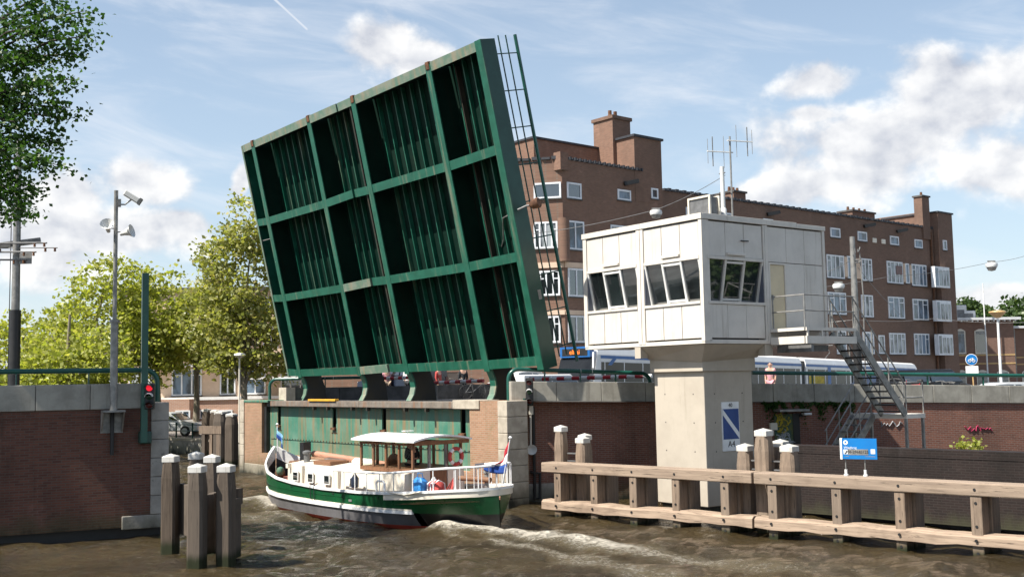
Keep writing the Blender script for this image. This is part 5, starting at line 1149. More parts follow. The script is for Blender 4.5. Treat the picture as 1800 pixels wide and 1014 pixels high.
# ------------------------------------------------------------------ small brick house at the right
d_ = ray(1690, 565); pq = EYE + d_ * 106 / d_[1]; SH = Frame(pq[0], pq[1], 4)
sm_ = thing('brick_house', 'low brick house with arched windows and a white roof edge beyond the quay', 'house', SH)
za = SH.t(1700, 563)[2]; xl, xr_ = SH.t(1660, 600)[0], SH.t(1783, 600)[0]
obj('wall', MB().box(xl, xr_, 0, 8, GZ - .2, za), 'brick_sm', sm_); obj('roof_edge', MB().box(xl - .3, xr_ + .5, -.55, 8, za + .001, za + .24), 'roofw', sm_)
mb = MB()
for i in range(14): x = xl + (xr_ - xl) * i / 13; mb.box(x - .06, x + .06, -.45, -.002, za - .15, za - .001)
obj('eave_bracket', mb, 'white', sm_)
for y in (624, 639): z = SH.t(1720, y)[2]; obj('brick_band', MB().box(xl, xr_ + .01, -.025, -.002, z - .07, z + .07), 'band_y', sm_)
def arched(par, fr, px0, px1, py0, py1, gl, blind):
    a, b_ = fr.t(px0, py0)[0], fr.t(px1, py0)[0]; z1, z0 = fr.t((px0 + px1) / 2, py0)[2], fr.t((px0 + px1) / 2, py1)[2]; n = 8
    pts = [(a, z0), (b_, z0)] + [(b_ + (a - b_) * i / n, z1 - .22 + .22 * math.sin(math.pi * i / n)) for i in range(n + 1)]
    mb = MB(); mb.prism(pts, 'y', -.05, -.002); o = obj('arched_window', mb, 'bcream', par)
    zb = z1 - .2 - (z1 - z0) * blind; obj('pane', MB().box(a + .12, b_ - .12, -.07, -.051, z0 + .14, zb), gl, o); obj('blind', MB().box(a + .12, b_ - .12, -.065, -.051, zb + .02, z1 - .22), 'galv', o); return o
arched(sm_, SH, 1679, 1696, 578, 622, 'glassb', .12); arched(sm_, SH, 1712, 1733, 578, 622, 'glass', .14); arched(sm_, SH, 1682, 1698, 650, 690, 'glass', .3); arched(sm_, SH, 1716, 1737, 650, 690, 'glass', .3); arched(sm_, SH, 1752, 1773, 650, 690, 'glass', .3)
S2 = Frame(*SH.w(xr_ + .4, 1.5)[:2], 4); s2 = thing('brick_house', 'second brick house cut off by the right picture edge', 'house', S2)
z2 = S2.t(1790, 577)[2]; obj('wall', MB().box(0, 14, 0, 8, GZ - .2, z2), 'brick_sm', s2); obj('roof_edge', MB().box(-.2, 14, -.5, 8, z2 + .001, z2 + .22), 'roofw', s2)
for y in (628, 640): z = S2.t(1790, y)[2]; obj('brick_band', MB().box(0, 14, -.025, -.002, z - .06, z + .06), 'band_y', s2)
obj('drain_pipe', MB().tube([(.35, -.12, GZ), (.35, -.12, z2)], .09, 8), 'galv', s2)
arched(s2, S2, 1796, 1815, 650, 690, 'glass', .3)
for k, (px, w, h, lab) in enumerate(((1691, .75, .95, 'tall white ventilation box on the flat roof of the brick house'), (1704, .95, .55, 'low wide air conditioner on the flat roof beside the tall white box'))):
    p = SH.t(px, 563, 1.2); w *= 1.4; h *= 1.4; t = thing('air_conditioner', lab, 'air conditioner', loc=SH.w(p[0], 1.2, za + .24), rot=(0, 0, SH.rz))
    obj('casing', MB().box(-w / 2, w / 2, 0, .5, 0, h), 'aluwhite', t, bevel=.04); obj('grille', MB().box(-w / 2 + .08, w / 2 - .25, -.012, -.001, .1, h * .65), 'galvd', t)

# ------------------------------------------------------------------ flats beyond the left bank trees
d_ = ray(400, 690); pq = EYE + d_ * 84 / d_[1]; HF = Frame(pq[0], pq[1], 3)
fb = thing('apartment_building', 'cream flats with balconies over a salmon brick ground floor behind the trees', 'building', HF)
zg = HF.t(400, 702)[2]; x0_, x1_ = HF.t(200, 650)[0], HF.t(620, 650)[0]
obj('ground_floor', MB().box(x0_, x1_, 0, 10, .9, zg), 'brick_pink', fb); obj('upper_wall', MB().box(x0_, x1_, 1.2, 10, zg - .1, zg + 8.4), 'cream', fb); obj('plinth_coping', MB().box(x0_, x1_, -.12, 1.3, zg + .001, zg + .22), 'white', fb)
obj('ground_projection', MB().box(HF.t(288, 720)[0], HF.t(341, 720)[0], -1.5, -.001, .9, zg + .1), 'brick_pink', fb)
for px in (290, 373, 396, 352, 330): a = HF.t(px, 720)[0]; wbox(a - .55, a + .55, HF.t(px, 736)[2], HF.t(px, 720)[2], -.002 if px > 345 else -1.502, 2, 'glassb', fb)
rg = random.Random(5)
for fl_ in range(3):
    zb = zg + .35 + fl_ * 2.75; x = x0_ + .8
    while x < x1_ - 2:
        w = rg.choice((1.2, 1.6, 2.3)); wbox(x, x + w, zb + rg.choice((.0, .6)), zb + 2.05, 1.195, 2 if w < 2 else 3, rg.choice(('glass', 'glassb', 'glassc')), fb); x += w + rg.uniform(.6, 1.6)
    if fl_:
        for bx in (0, 7.2, 14.4, 21.6):
            b_ = obj('balcony', MB().box(x0_ + 2 + bx, x0_ + 7.4 + bx, -.2, 1.19, zb - .55, zb - .30), 'white', fb); obj('parapet', MB().box(x0_ + 2 + bx, x0_ + 7.4 + bx, -.26, -.20, zb - .30, zb + .72), 'cream', b_)
obj('awning', MB().box(HF.t(440, 660)[0], HF.t(530, 660)[0], -1.2, 1.1, HF.t(480, 666)[2], HF.t(480, 662)[2]), 'white', fb)
obj('roof', MB().box(x0_ - .3, x1_ + .3, .9, 10.2, zg + 8.4, zg + 8.7), 'concdark', fb)

# ------------------------------------------------------------------ trees
def leaves(name, pts, size, mat, parent, seed=1, droop=0., aspect=1.25):
    """one mesh of small bent leaf faces, one pair of triangles each, at the given points"""
    rng = np.random.default_rng(seed); n = len(pts); d = rng.normal(size=(n, 3)); d[:, 2] = d[:, 2] * .6 - droop; d /= np.linalg.norm(d, axis=1)[:, None]
    u = np.cross(d, rng.normal(size=(n, 3))); u /= np.linalg.norm(u, axis=1)[:, None]; w = np.cross(d, u); sz = size * rng.uniform(.6, 1.35, n)[:, None]
    P = np.asarray(pts); V = np.stack([P, P + d * sz * aspect * .5 + u * sz * .5 + w * sz * .12, P + d * sz * aspect, P + d * sz * aspect * .5 - u * sz * .5 + w * sz * .12], 1).reshape(-1, 3)
    F = np.arange(4 * n).reshape(-1, 4); me = bpy.data.meshes.new(name); me.vertices.add(len(V)); me.vertices.foreach_set('co', V.ravel()); me.loops.add(F.size); me.loops.foreach_set('vertex_index', F.ravel().astype(np.int32))
    me.polygons.add(n); me.polygons.foreach_set('loop_start', np.arange(0, F.size, 4, dtype=np.int32)); me.update(calc_edges=True); me.materials.append(M[mat])
    o = bpy.data.objects.new(name, me); COL.objects.link(o); o.parent = parent; return o
def crown_points(blobs_, n_cl, per, spread, seed, shell=.55):
    rng = np.random.default_rng(seed); vol = np.array([b[3] * b[4] * b[5] for b in blobs_]); out = []
    for b, k in zip(blobs_, np.maximum(1, (n_cl * vol / vol.sum()).astype(int))):
        c = rng.normal(size=(k, 3)); c /= np.linalg.norm(c, axis=1)[:, None]; r = (shell + (1 - shell) * rng.random(k) ** .6) * rng.uniform(.86, 1.10, k); c = c * r[:, None] * np.array(b[3:6]) + np.array(b[:3])
        for p in c: out.append(p + rng.normal(size=(int(per * rng.uniform(.5, 1.5)), 3)) * spread * rng.uniform(.6, 1.3) * np.array([1.2, 1.2, .7]))
    return np.concatenate(out)
def tree(name, label, base, h, blobs_, n_cl, per, spread, lsize, mat, bark, seed, r0=.24, group=None, limbs=None):
    t = thing(name, label, 'tree', loc=base, group=group); rg = random.Random(seed)
    obj('trunk', MB().tube([(0, 0, 0), (.05, .03, h * .25), (-.04, .05, h * .5), (.06, 0, h * .78)], r0, 10, r0 * .25), bark, t)
    for b in blobs_:
        z0 = h * rg.uniform(.25, .5); p0 = Vector((0, 0, z0)); p1 = Vector(b[:3]); md = p0.lerp(p1, .5) + Vector((rg.uniform(-.4, .4), rg.uniform(-.4, .4), .5))
        obj('limb', MB().tube([p0, md, p1], r0 * .42, 6, r0 * .10), bark, t)
        for k in range(3):
            q = p1 + Vector((rg.uniform(-1, 1) * b[3], rg.uniform(-1, 1) * b[4], rg.uniform(-.3, 1) * b[5])) * .8
            obj('limb', MB().tube([md.lerp(p1, .4), p1.lerp(q, .4), q], r0 * .16, 5, r0 * .04), bark, t)
    leaves('crown', crown_points(blobs_, n_cl, per, spread, seed), lsize, mat, t, seed, .15); return t
def gp(px, D, z): d = ray(px, 600); p = EYE + d * D / d[1]; return Vector((p[0], p[1], z))
def zat(px, py, D): d = ray(px, py); return (EYE + d * D / d[1])[2]
TREES = [('plane_tree', 'broad yellow-green tree behind the camera pole left of the green mast', 178, 64, .9, [(0, 0, 6.6, 3.2, 3., 3.4), (-2.2, 0, 5.2, 2.6, 2.4, 2.6), (2.4, .3, 5.6, 2.4, 2.2, 2.6), (.3, 0, 9.2, 2.0, 2., 1.8), (-1.0, -.4, 4.0, 3.2, 2., 1.8)], 'leaf_y', 3),
         ('plane_tree', 'yellow-green tree directly behind the tall green mast', 277, 66, .9, [(0, 0, 7.2, 2.4, 2.4, 3.0), (-.9, 0, 5.4, 2.0, 2., 2.0), (.9, 0, 5.9, 1.8, 1.8, 2.2), (-1.4, .3, 9.2, 1.5, 1.5, 1.5)], 'leaf_y', 5),
         ('plane_tree', 'tall thin-crowned plane tree just left of the raised bridge leaf', 428, 62, .9, [(0, 0, 8.6, 2.6, 2.4, 3.6), (.8, 0, 5.8, 2.6, 2.3, 2.6), (-1.4, .3, 6.2, 2.1, 2., 2.4), (.5, 0, 12.0, 1.9, 1.8, 2.2), (-.9, 0, 4.8, 1.7, 1.6, 1.2), (-1.7, 0, 10., 1.4, 1.4, 1.9), (1.6, 0, 4.2, 1.4, 1.3, 1.0)], 'leaf_m', 8),
         ('plane_tree', 'yellow-green tree at the left edge behind the tram mast', 40, 70, .9, [(0, 0, 5.6, 2.8, 2.6, 2.8), (2.2, 0, 5.0, 2.3, 2.2, 2.5), (-2.2, 0, 4.6, 2.6, 2.4, 2.8), (3.4, 0, 7.0, 1.8, 1.6, 2.2), (.4, 0, 3.4, 3., 2., 1.8)], 'leaf_y', 9),
         ('plane_tree', 'yellow-green tree between the green mast and the tall plane tree', 345, 70, .9, [(0, 0, 7.0, 2.3, 2.2, 2.6), (1.2, 0, 8.6, 1.7, 1.6, 1.9), (-1.0, 0, 5.6, 1.6, 1.6, 1.6), (1.6, .4, 5.8, 1.7, 1.6, 1.6)], 'leaf_m', 17),
         ('plane_tree', 'small bushy tree low behind the camera pole', 120, 58, .9, [(0, 0, 3.8, 2.5, 2., 1.9), (1.6, 0, 4.6, 1.9, 1.6, 1.8), (-1.8, 0, 3.6, 1.8, 1.6, 1.6)], 'leaf_y', 13)]
for nm, lab, px, D, z, bl, mt, sd_ in TREES:
    tree(nm, lab, gp(px, D, z), 9., bl, 74 * len(bl), 24, .30, .20, mt, 'bark', sd_)
# branch of the lime on the left bank, hanging into the top left corner
base = gp(-175, 27, 3.36)
t = thing('lime_tree', 'dark green lime branches hanging into the top left corner', 'tree', loc=base)
obj('trunk', MB().tube([(0, 0, 0), (.1, 0, 3), (0, .1, 7), (.2, 0, 11)], .34, 12, .14), 'barkd', t)
rg = random.Random(21); rng = np.random.default_rng(21); allp = []
def loc_of(px, py, D): d = ray(px, py); return Vector(EYE + d * D / d[1]) - base
tips = [(163,62,25.2),(148,20,25.5),(138,95,26.4),(130,140,25.0),(123,190,25.6),(92,205,25.4),(67,245,26.2),(108,292,25.4),(103,250,26.0),(72,275,25),(52,330,25.6),(42,350,26.2),(45,372,25.3),(10,380,26),(10,330,25.2),(20,280,26.4),(30,215,25.4),(50,150,26.3),(10,100,25),(82,100,26.5),(62,45,25.2),(98,55,25.8),(20,30,26),(108,-10,26.4),(50,-20,25.4),(-50,150,25.6),(-70,260,26),(-60,60,25.5),(-100,350,25.8),(-140,200,27),(-160,60,27),(-210,260,27),(92,150,25.3),(47,95,25.8),(5,170,25.7),(88,20,26.1),(-20,300,25.9),(0,250,25.3),(40,310,26.0),(67,185,25.9)]
for (px, py, D) in tips:
    e = loc_of(px, py, D); s0 = Vector((.1, 0, max(3.5, e.z * .55 + 1.5))); m1 = s0.lerp(e, .45) + Vector((0, 0, .9)); m2 = s0.lerp(e, .78) + Vector((0, 0, .55))
    obj('limb', MB().tube([s0, m1, m2, e], .06, 6, .008), 'barkd', t)
    for g in np.linspace(.10, 1.0, 9):
        c = m2.lerp(e, g) if g > .4 else m1.lerp(m2, g / .4); n = int(34 * (1.15 - .4 * g)); dr = np.array([rng.normal(0, .16), rng.normal(0, .2), -.05])
        allp.append(np.array(c) + dr + rng.normal(size=(n, 3)) * np.array([.21, .24, .12]))
leaves('crown', np.concatenate(allp), .10, 'leaf_d', t, 4, .35, 1.1)
# greenery beyond the brick houses
for k, (px, D, top, w, lab) in enumerate(((1705, 150, 520, 4.2, 'green tree behind the ventilation boxes of the brick house'), (1745, 160, 538, 4.0, 'lower green tree behind the flagpole of the brick house'), (1800, 150, 515, 5.5, 'darker green tree at the right picture edge'))):
    zt = zat(px, top, D); b_ = gp(px, D, 1.0); h = zt - 1.0
    tree('leafy_tree', lab, b_, h * .8, [(0, 0, h * .72, w, w, h * .22), (-w * .5, 0, h * .6, w * .7, w * .7, h * .2), (w * .6, 0, h * .62, w * .7, w * .7, h * .2), (0, 0, h * .4, w, w, h * .25)], 300, 24, .5, .5, 'leaf_g', 'barkd', 30 + k)
# small weeds on the lower landing
for k, (px, py, h) in enumerate(((1690, 790, .34), (1714, 792, .36))):
    q = LO.t(px, py, 1.0); t = thing('weed_shrub', ('slim yellowish weed on the landing below the pink scrawl', 'bushier pale weed on the landing right of the slim one')[k], 'shrub', loc=LO.w(q[0], 1.0, 1.9))
    obj('stem', MB().tube([(0, 0, -.7), (.03, 0, h * .7)], .012, 5), 'bark', t); leaves('foliage', rng.normal(size=(120, 3)) * np.array([.085, .08, .10]) + np.array([0, 0, h * .35]), .075, 'leaf_y', t, 40 + k)

# ------------------------------------------------------------------ poles, lights and wires
t = thing('camera_pole', 'tall grey pole with a surveillance camera and two horn loudspeakers on the left wall', 'pole', LW)
pz = lambda py, px=203: LW.t(px, py, -.35)[2]; pxx = LW.t(201, 600, -.35)[0]
obj('upper_pole', MB().tube([(pxx, -.35, pz(566)), (pxx, -.35, pz(335))], .055, 10), 'galv', t)
obj('lower_pole', MB().tube([(pxx, -.35, pz(722)), (pxx, -.35, pz(565))], .098, 12), 'galv', t); obj('collar', MB().lathe([(.13, pz(567)), (.13, pz(562))], 12, (pxx, -.35, 0)), 'galv', t)
mb = MB(); a = pz(722); mb.hexa([(pxx - .28, -.55, a - .03), (pxx + .28, -.55, a - .03), (pxx + .28, 0, a - .03), (pxx - .28, 0, a - .03)], [(pxx - .28, -.55, a + .02), (pxx + .28, -.55, a + .02), (pxx + .28, 0, a + .02), (pxx - .28, 0, a + .02)])
obj('bracket_plate', mb, 'galv', t); mb = MB(); mb.prism([(-.5, a - .03), (0, a - .03), (0, a - .55), (-.08, a - .55)], 'x', pxx - .27, pxx - .24); mb2 = MB(); mb2.prism([(-.5, a - .03), (0, a - .03), (0, a - .55), (-.08, a - .55)], 'x', pxx + .24, pxx + .27)
obj('gusset', mb, 'galv', t); obj('gusset', mb2, 'galv', t); obj('back_plate', MB().box(pxx - .28, pxx + .28, -.02, -.002, a - .58, a), 'galv', t)
obj('drop_pipe', MB().tube([(pxx, -.12, a - .05), (pxx, -.12, a - 1.15)], .05, 8), 'black', t)
cz = pz(345); c_m = obj('camera_housing', MB().box(-.09, .33, -.08, .08, -.07, .08), 'aluwhite', t, bevel=.02, loc=(pxx + .28, -.42, cz + .05)); c_m.rotation_euler = (0, R(32), R(-12))
obj('lens_shade', MB().box(.331, .40, -.09, .09, -.08, .10), 'galvd', c_m); obj('camera_arm', MB().tube([(pxx, -.35, cz - .22), (pxx + .22, -.40, cz - .22), (pxx + .38, -.42, cz - .08)], .02, 6), 'galv', t)
obj('junction_box', MB().box(pxx + .03, pxx + .12, -.42, -.30, cz - .28, cz - .08), 'galv', t)
for s_ in (-1, 1):
    hz_ = pz(404 if s_ < 0 else 410); hm = obj('horn_speaker', MB().lathe([(.05, -.10), (.06, 0), (.10, .12), (.17, .22), (.18, .23), (.03, .10)], 14), 'aluwhite', t, loc=(pxx + .20 * s_, -.42, hz_)); hm.rotation_euler = (R(60), 0, R(35 * s_ + 20)) if s_ < 0 else (R(75), R(10), R(55))
    obj('speaker_arm', MB().tube([(pxx, -.35, hz_ + .03), (pxx + .2 * s_, -.42, hz_ + .03)], .015, 6), 'galvd', t)
t = thing('barrier_mast', 'tall dark green square post at the end of the left quay wall', 'post', LW)
mz0, mz1 = LW.t(255, 778, -.3)[2], LW.t(255, 480, -.3)[2]; mx0, mx1 = LW.t(249, 600, -.3)[0], LW.t(260.5, 600, -.3)[0]
obj('post', MB().box(mx0, mx1, -.35, -.20, mz0, mz1), 'railgreen', t, bevel=.01); obj('foot_bracket', MB().box(mx0 - .03, mx1 + .12, -.30, .0, mz0 - .02, mz0 + .3), 'darkgreen', t, bevel=.03)
def signal(label, fr, px, y, tops, bots, lit):
    x = fr.t(px, tops, y)[0]; z1, z0 = fr.t(px, tops, y)[2], fr.t(px, bots, y)[2]; t = thing('signal_light', label, 'signal light', loc=fr.w(x, y, 0), rot=(0, 0, fr.rz - R(18)))
    obj('housing', MB().box(-.12, .12, -.02, .14, z0, z1), 'black', t, bevel=.02); h = (z1 - z0) / 3
    for k in range(3):
        zc = z1 - h * (k + .5); obj('lens', MB().lathe([(.085, -.035), (.06, -.055), (.01, -.062)], 16, (0, 0, zc), 'y'), ('red_on' if lit else 'lens_r') if k == 0 else ('lens_g' if k == 1 else 'lens_r'), t)
        vs = []; n = 9
        for i in range(n + 1):
            a = R(10 + 160 * i / n); vs += [(.105 * math.cos(a), -.02, zc + .105 * math.sin(a)), (.105 * math.cos(a), -.24 + .05 * abs(math.cos(a)), zc + .105 * math.sin(a) - .03)]
        mb = MB(); mb.add(vs, [(2 * i, 2 * i + 1, 2 * i + 3, 2 * i + 2) for i in range(n)]); o = obj('visor', mb, 'aluwhite' if k == 1 else 'black', t); sm = o.modifiers.new('s', 'SOLIDIFY'); sm.thickness = .008
    return t
signal('three-lamp shipping signal with its red lamp lit at the left wall end', LW, 263, -.42, 674, 719, True)
signal('unlit three-lamp shipping signal on the wall right of the bridge', WW, 930, -.28, 664, 713, False)
t = thing('service_pipes', 'green hooked pipe and pale conduit below the unlit signal', 'pipes', WW)
xp = lambda px, py, y=-.15: WW.t(px, py, y)
a = xp(922, 700); b_ = xp(922, 742); obj('green_pipe', MB().tube([(a[0], -.15, a[2]), (b_[0], -.15, b_[2]), (b_[0] - .05, -.15, b_[2] - .15), (b_[0] - .22, -.15, b_[2] - .12)], .05, 8), 'darkgreen', t)
obj('fixing_plate', MB().box(b_[0] - .3, b_[0] + .05, -.06, -.014, b_[2] - .35, b_[2] - .02), 'darkgreen', t)
a = xp(933, 713); b_ = xp(933, 785); obj('conduit', MB().tube([(a[0], -.15, a[2]), (b_[0], -.15, b_[2])], .035, 8), 'bcream', t); obj('conduit_box', MB().box(a[0] - .07, a[0] + .07, -.2, -.014, a[2] - .28, a[2]), 'bcream', t)
obj('black_pipe', MB().tube([(xp(938, 720)[0], -.10, 3.1), (xp(938, 720)[0], -.10, .6), (xp(941, 880)[0], -.10, .15), (xp(950, 880)[0], -.10, .15), (xp(950, 840)[0], -.10, .95), (xp(933, 838)[0], -.10, 1.0)], .05, 8), 'black', t)
q = xp(934, 788); t = thing('horn_loudspeaker', 'round white horn loudspeaker hanging on the wall under the pale conduit', 'loudspeaker', loc=WW.w(q[0], -.18, q[2]), rot=(R(12), 0, WW.rz - R(10)))
obj('horn', MB().lathe([(.04, .10), (.06, .0), (.14, -.10), (.17, -.13), (.12, -.10), (.03, -.04)], 16, (0, 0, 0), 'y'), 'aluwhite', t); obj('driver', MB().lathe([(.06, .10), (.07, .2), (.03, .23)], 12, (0, 0, 0), 'y'), 'galv', t)
# tram line mast at the left edge
tm = gp(26, 34, 3.36); t = thing('tram_mast', 'thick grey tram wire mast with insulated brackets at the left edge', 'mast', loc=tm)
tz_ = lambda py: zat(26, py, 34)
obj('lower_sleeve', MB().tube([(0, 0, 0), (0, 0, tz_(545) - 3.36)], .165, 14), 'black', t); obj('mast', MB().tube([(0, 0, tz_(546) - 3.36), (0, 0, tz_(300) - 3.36), (0, 0, tz_(240) - 3.36)], .125, 14, .07), 'galv', t)
ym = tz_(430) - 3.36
obj('cross_beam', MB().bar((-.9, -.2, ym - .1), (.62, .3, ym + .16), .16, .17), 'galv', t)
for k, (x0, x1, dz_, y) in enumerate(((-1.2, 1.05, .0, -.25), (-1.2, 1.3, -.13, -.05), (-1., .70, -.27, -.2), (-1., .35, -.5, -.1))):
    obj('bracket_arm', MB().tube([(x0, y, ym + dz_ + .03), (x1, y, ym + dz_)], .028 if k != 1 else .015, 6), 'galvd', t)
    for x in (x1 - .08, x1 - .38, -.5): obj('insulator', MB().lathe([(.02, -.12), (.045, -.10), (.03, -.06), (.045, -.02), (.02, .0)], 8, (x, y, ym + dz_)), 'rust', t)
obj('gusset_plate', MB().box(.1, .5, -.06, -.04, ym - .62, ym - .28), 'galv', t)
for dz_ in (.85, 1.0): obj('clamp', MB().lathe([(.15, ym + dz_), (.15, ym + dz_ + .06)], 12), 'galvd', t)
obj('bracket_arm', MB().tube([(-.6, 0, ym + .95), (.3, 0, ym + .9)], .03, 6), 'galvd', t)
obj('cable', MB().tube([(-.16, -.05, ym + .9), (-.17, -.05, .1)], .014, 5), 'black', t)
# wire mast beside the stairs
sm0 = gp(1506, 50, 2.6); t = thing('tram_mast', 'slim grey tram wire mast rising behind the cabin staircase', 'mast', loc=sm0); mz = lambda py: zat(1506, py, 50) - 2.6
obj('mast', MB().tube([(0, 0, 0), (0, 0, mz(500)), (0, 0, mz(416))], .17, 12, .11), 'galv', t); obj('lower_sleeve', MB().tube([(0, 0, 0), (0, 0, mz(600))], .19, 12), 'black', t)
mb = MB(); rg = random.Random(3)
for k in range(9): a = Vector((rg.uniform(-.1, .35), -.15, mz(452) + rg.uniform(-.3, .3))); mb.tube([a, a + Vector((rg.uniform(-.2, .2), 0, rg.uniform(-.2, .25)))], .03, 5)
obj('wire_clamps', mb, 'galvd', t); obj('cable', MB().tube([(.28, -.1, mz(445)), (.36, -.1, mz(520)), (.30, -.1, mz(620))], .03, 6), 'galv', t)
def wire(label, pts, r=.012):
    P = [Vector(EYE + ray(px, py) * D / ray(px, py)[1]) for px, py, D in pts]; out = []
    for a, b_ in zip(P, P[1:]):
        for i in range(8): g = i / 8; p = a.lerp(b_, g); p.z -= .12 * math.sin(math.pi * g); out.append(p)
    out.append(P[-1]); return tag(obj('overhead_wire', MB().tube(out, r, 5), 'galvd'), label, 'wire')
wire('overhead wire from behind the raised leaf up past the white hanging lamp', [(930, 412, 58), (1153, 369, 58), (1275, 308, 54)], .016)
wire('overhead wire crossing the apartment front to the hanging lamp at right', [(1350, 512, 60), (1560, 487, 60), (1742, 461, 62), (1830, 440, 62)])
wire('tram contact wire with clamps across the second apartment storey', [(1380, 565, 64), (1500, 562, 62), (1640, 560, 62), (1830, 566, 60)])
wire('stay wire rising to the slim tram mast from the cabin', [(1440, 480, 52), (1504, 452, 50)]); wire('stay wire on the slim tram mast pointing down right', [(1508, 470, 50), (1585, 555, 58)])
def hlamp(px, py, D, label):
    p = EYE + ray(px, py) * D / ray(px, py)[1]; t = thing('hanging_lamp', label, 'lamp', loc=Vector(p)); obj('cover', MB().lathe([(.30, -.12), (.34, .0), (.30, .12), (.06, .16)], 12), 'aluwhite', t)
    obj('diffuser', MB().lathe([(.04, -.34), (.20, -.30), (.28, -.12)], 12), 'galv', t); obj('hanger', MB().box(-.22, .22, -.03, .03, .16, .26), 'galv', t)
hlamp(1153, 374, 58, 'white street lamp hung on a wire left of the cabin roof'); hlamp(1743, 466, 62, 'white street lamp hung on a wire at the right in the sky'); hlamp(1474, 503, 60, 'pale street lamp on a wire before the apartment bricks')
lp0 = gp(1756, 58, 2.2); t = thing('street_lamp', 'slim white lamp post with an orange dish lamp before the brick house', 'street lamp', loc=lp0); zl = lambda py: zat(1758, py, 58) - 2.2
obj('post', MB().tube([(0, 0, 0), (0, 0, zl(560))], .085, 12, .06), 'white', t); obj('lamp_dish', MB().lathe([(.08, zl(559)), (.16, zl(558)), (.44, zl(549)), (.42, zl(547)), (.10, zl(545))], 20), 'lamp_o', t)
fp0 = gp(1733, 105, 1.); z = zat(1733, 498, 105); tag(obj('flagpole', MB().tube([fp0, (fp0.x, fp0.y, z)], .09, 8, .05), 'white'), 'bare white flagpole above the brick house roof', 'flagpole')
bs = gp(1706, 50, 2.3); t = thing('traffic_sign', 'round blue cycle path sign over a white plate before the brick house', 'road sign', loc=bs, rot=(0, 0, R(-14))); zz = lambda py: zat(1704, py, 50) - 2.3
obj('post', MB().tube([(.06, .03, 0), (0, .03, zz(625))], .03, 8), 'lamp_o', t); zc = zz(632); obj('disc', MB().lathe([(.24, .0), (.24, .02)], 24, (0, 0, zc), 'y'), 'blue_sign', t)
mb = MB()
for x in (-.085, .085): mb.tube([(x + .06 * math.cos(a), -.012, zc - .05 + .06 * math.sin(a)) for a in np.linspace(0, 6.283, 13)], .012, 5)
mb.tube([(-.085, -.012, zc - .05), (-.03, -.012, zc + .05), (.05, -.012, zc + .05), (.085, -.012, zc - .05)], .012, 5).tube([(-.03, -.012, zc + .05), (0, -.012, zc - .04), (.05, -.012, zc + .05), (.07, -.012, zc + .09)], .012, 5); obj('bicycle_symbol', mb, 'white', t)
obj('lower_plate', MB().box(-.27, .27, 0, .02, zz(656), zz(643)), 'white', t)
obj('ring_edge', MB().lathe([(.245, .001), (.26, .005), (.26, .018), (.245, .022)], 24, (0, 0, zc), 'y'), 'white', t)

# ------------------------------------------------------------------ graffiti door, canopy and scrawls on the wing wall
q0, q1 = WW.t(1360, 728), WW.t(1394, 776); q2 = WW.t(1398, 726)
t = thing('steel_door', 'graffiti covered steel door under a small canopy in the quay wall', 'door', WW)
obj('leaf', MB().box(q0[0], q1[0], -.04, -.012, 1.15, q0[2]), 'mural_g', t); obj('reveal', MB().box(q1[0] + .001, q2[0] + .12, -.06, -.012, 1.15, q0[2] + .02), 'black', t)
mb = MB(); rg = random.Random(8); wd_ = q1[0] - q0[0]
for (cx_, cz_, n, sc, mm) in ((.25, .80, 9, .10, 'mural_y'), (.45, .52, 7, .09, 'mural_y'), (.70, .75, 5, .07, 'mural_y'), (.40, .28, 16, .10, 'mural_w'), (.72, .22, 9, .08, 'mural_w')):
    mb = MB()
    for k in range(n):
        x = q0[0] + wd_ * cx_ + rg.gauss(0, .09); z_ = 1.55 + (q0[2] - 1.55) * cz_ + rg.gauss(0, .09); a = rg.uniform(0, 3.1); l = sc * rg.uniform(.5, 1.5)
        mb.tube([(x - l * math.cos(a), -.045, z_ - l * math.sin(a)), (x + .03, -.047, z_), (x + l * math.cos(a + .5), -.045, z_ + l * math.sin(a + .5))], .022, 5)
    obj('spray_marks', mb, mm, t)
c0, c1 = WW.t(1358, 722), WW.t(1410, 722); tag(obj('door_canopy', MB().box(c0[0], c1[0], -.55, -.013, c0[2] - .02, c0[2] + .05), 'galv', None, WW), 'thin grey canopy slab over the graffiti door', 'canopy')
q = WW.t(1413, 729); t = thing('wall_lamp', 'small white wall lamp right of the door canopy', 'lamp', loc=WW.w(q[0], -.02, q[2]), rot=(0, 0, WW.rz)); obj('arm', MB().box(-.2, -.1, -.12, 0, -.05, .03), 'black', t); obj('shade', MB().box(-.15, .15, -.3, -.05, 0, .08), 'aluwhite', t, bevel=.03)
q = WW.t(1358, 750); t = thing('junction_box', 'two pale boxes on the brick left of the graffiti door', 'box', loc=WW.w(q[0] - .0, -.012, q[2]), rot=(0, 0, WW.rz)); obj('upper_box', MB().box(-.14, .12, -.12, 0, -.1, .14), 'bcream', t); obj('lower_box', MB().box(-.15, -.01, -.11, 0, -.28, -.12), 'bcream', t)
def scrawl(px, py, w, h, n, mat, label, seed):
    q = WW.t(px, py); rg = random.Random(seed); mb = MB(); P = []
    for k in range(n): P.append((q[0] + (k / n - .5) * w + rg.uniform(-.04, .04), -.018, q[2] + rg.uniform(-h, h)))
    mb.tube(P, .018, 5); tag(obj('graffiti_scrawl', mb, mat, None, WW), label, 'graffiti')
scrawl(1722, 752, 1.15, .11, 18, 'magenta', 'faded pink graffiti scrawl on the sunlit brick wall', 1); scrawl(1568, 745, .9, .10, 14, 'mural_w', 'pale grey graffiti scrawl on the brick behind the stairs', 2)
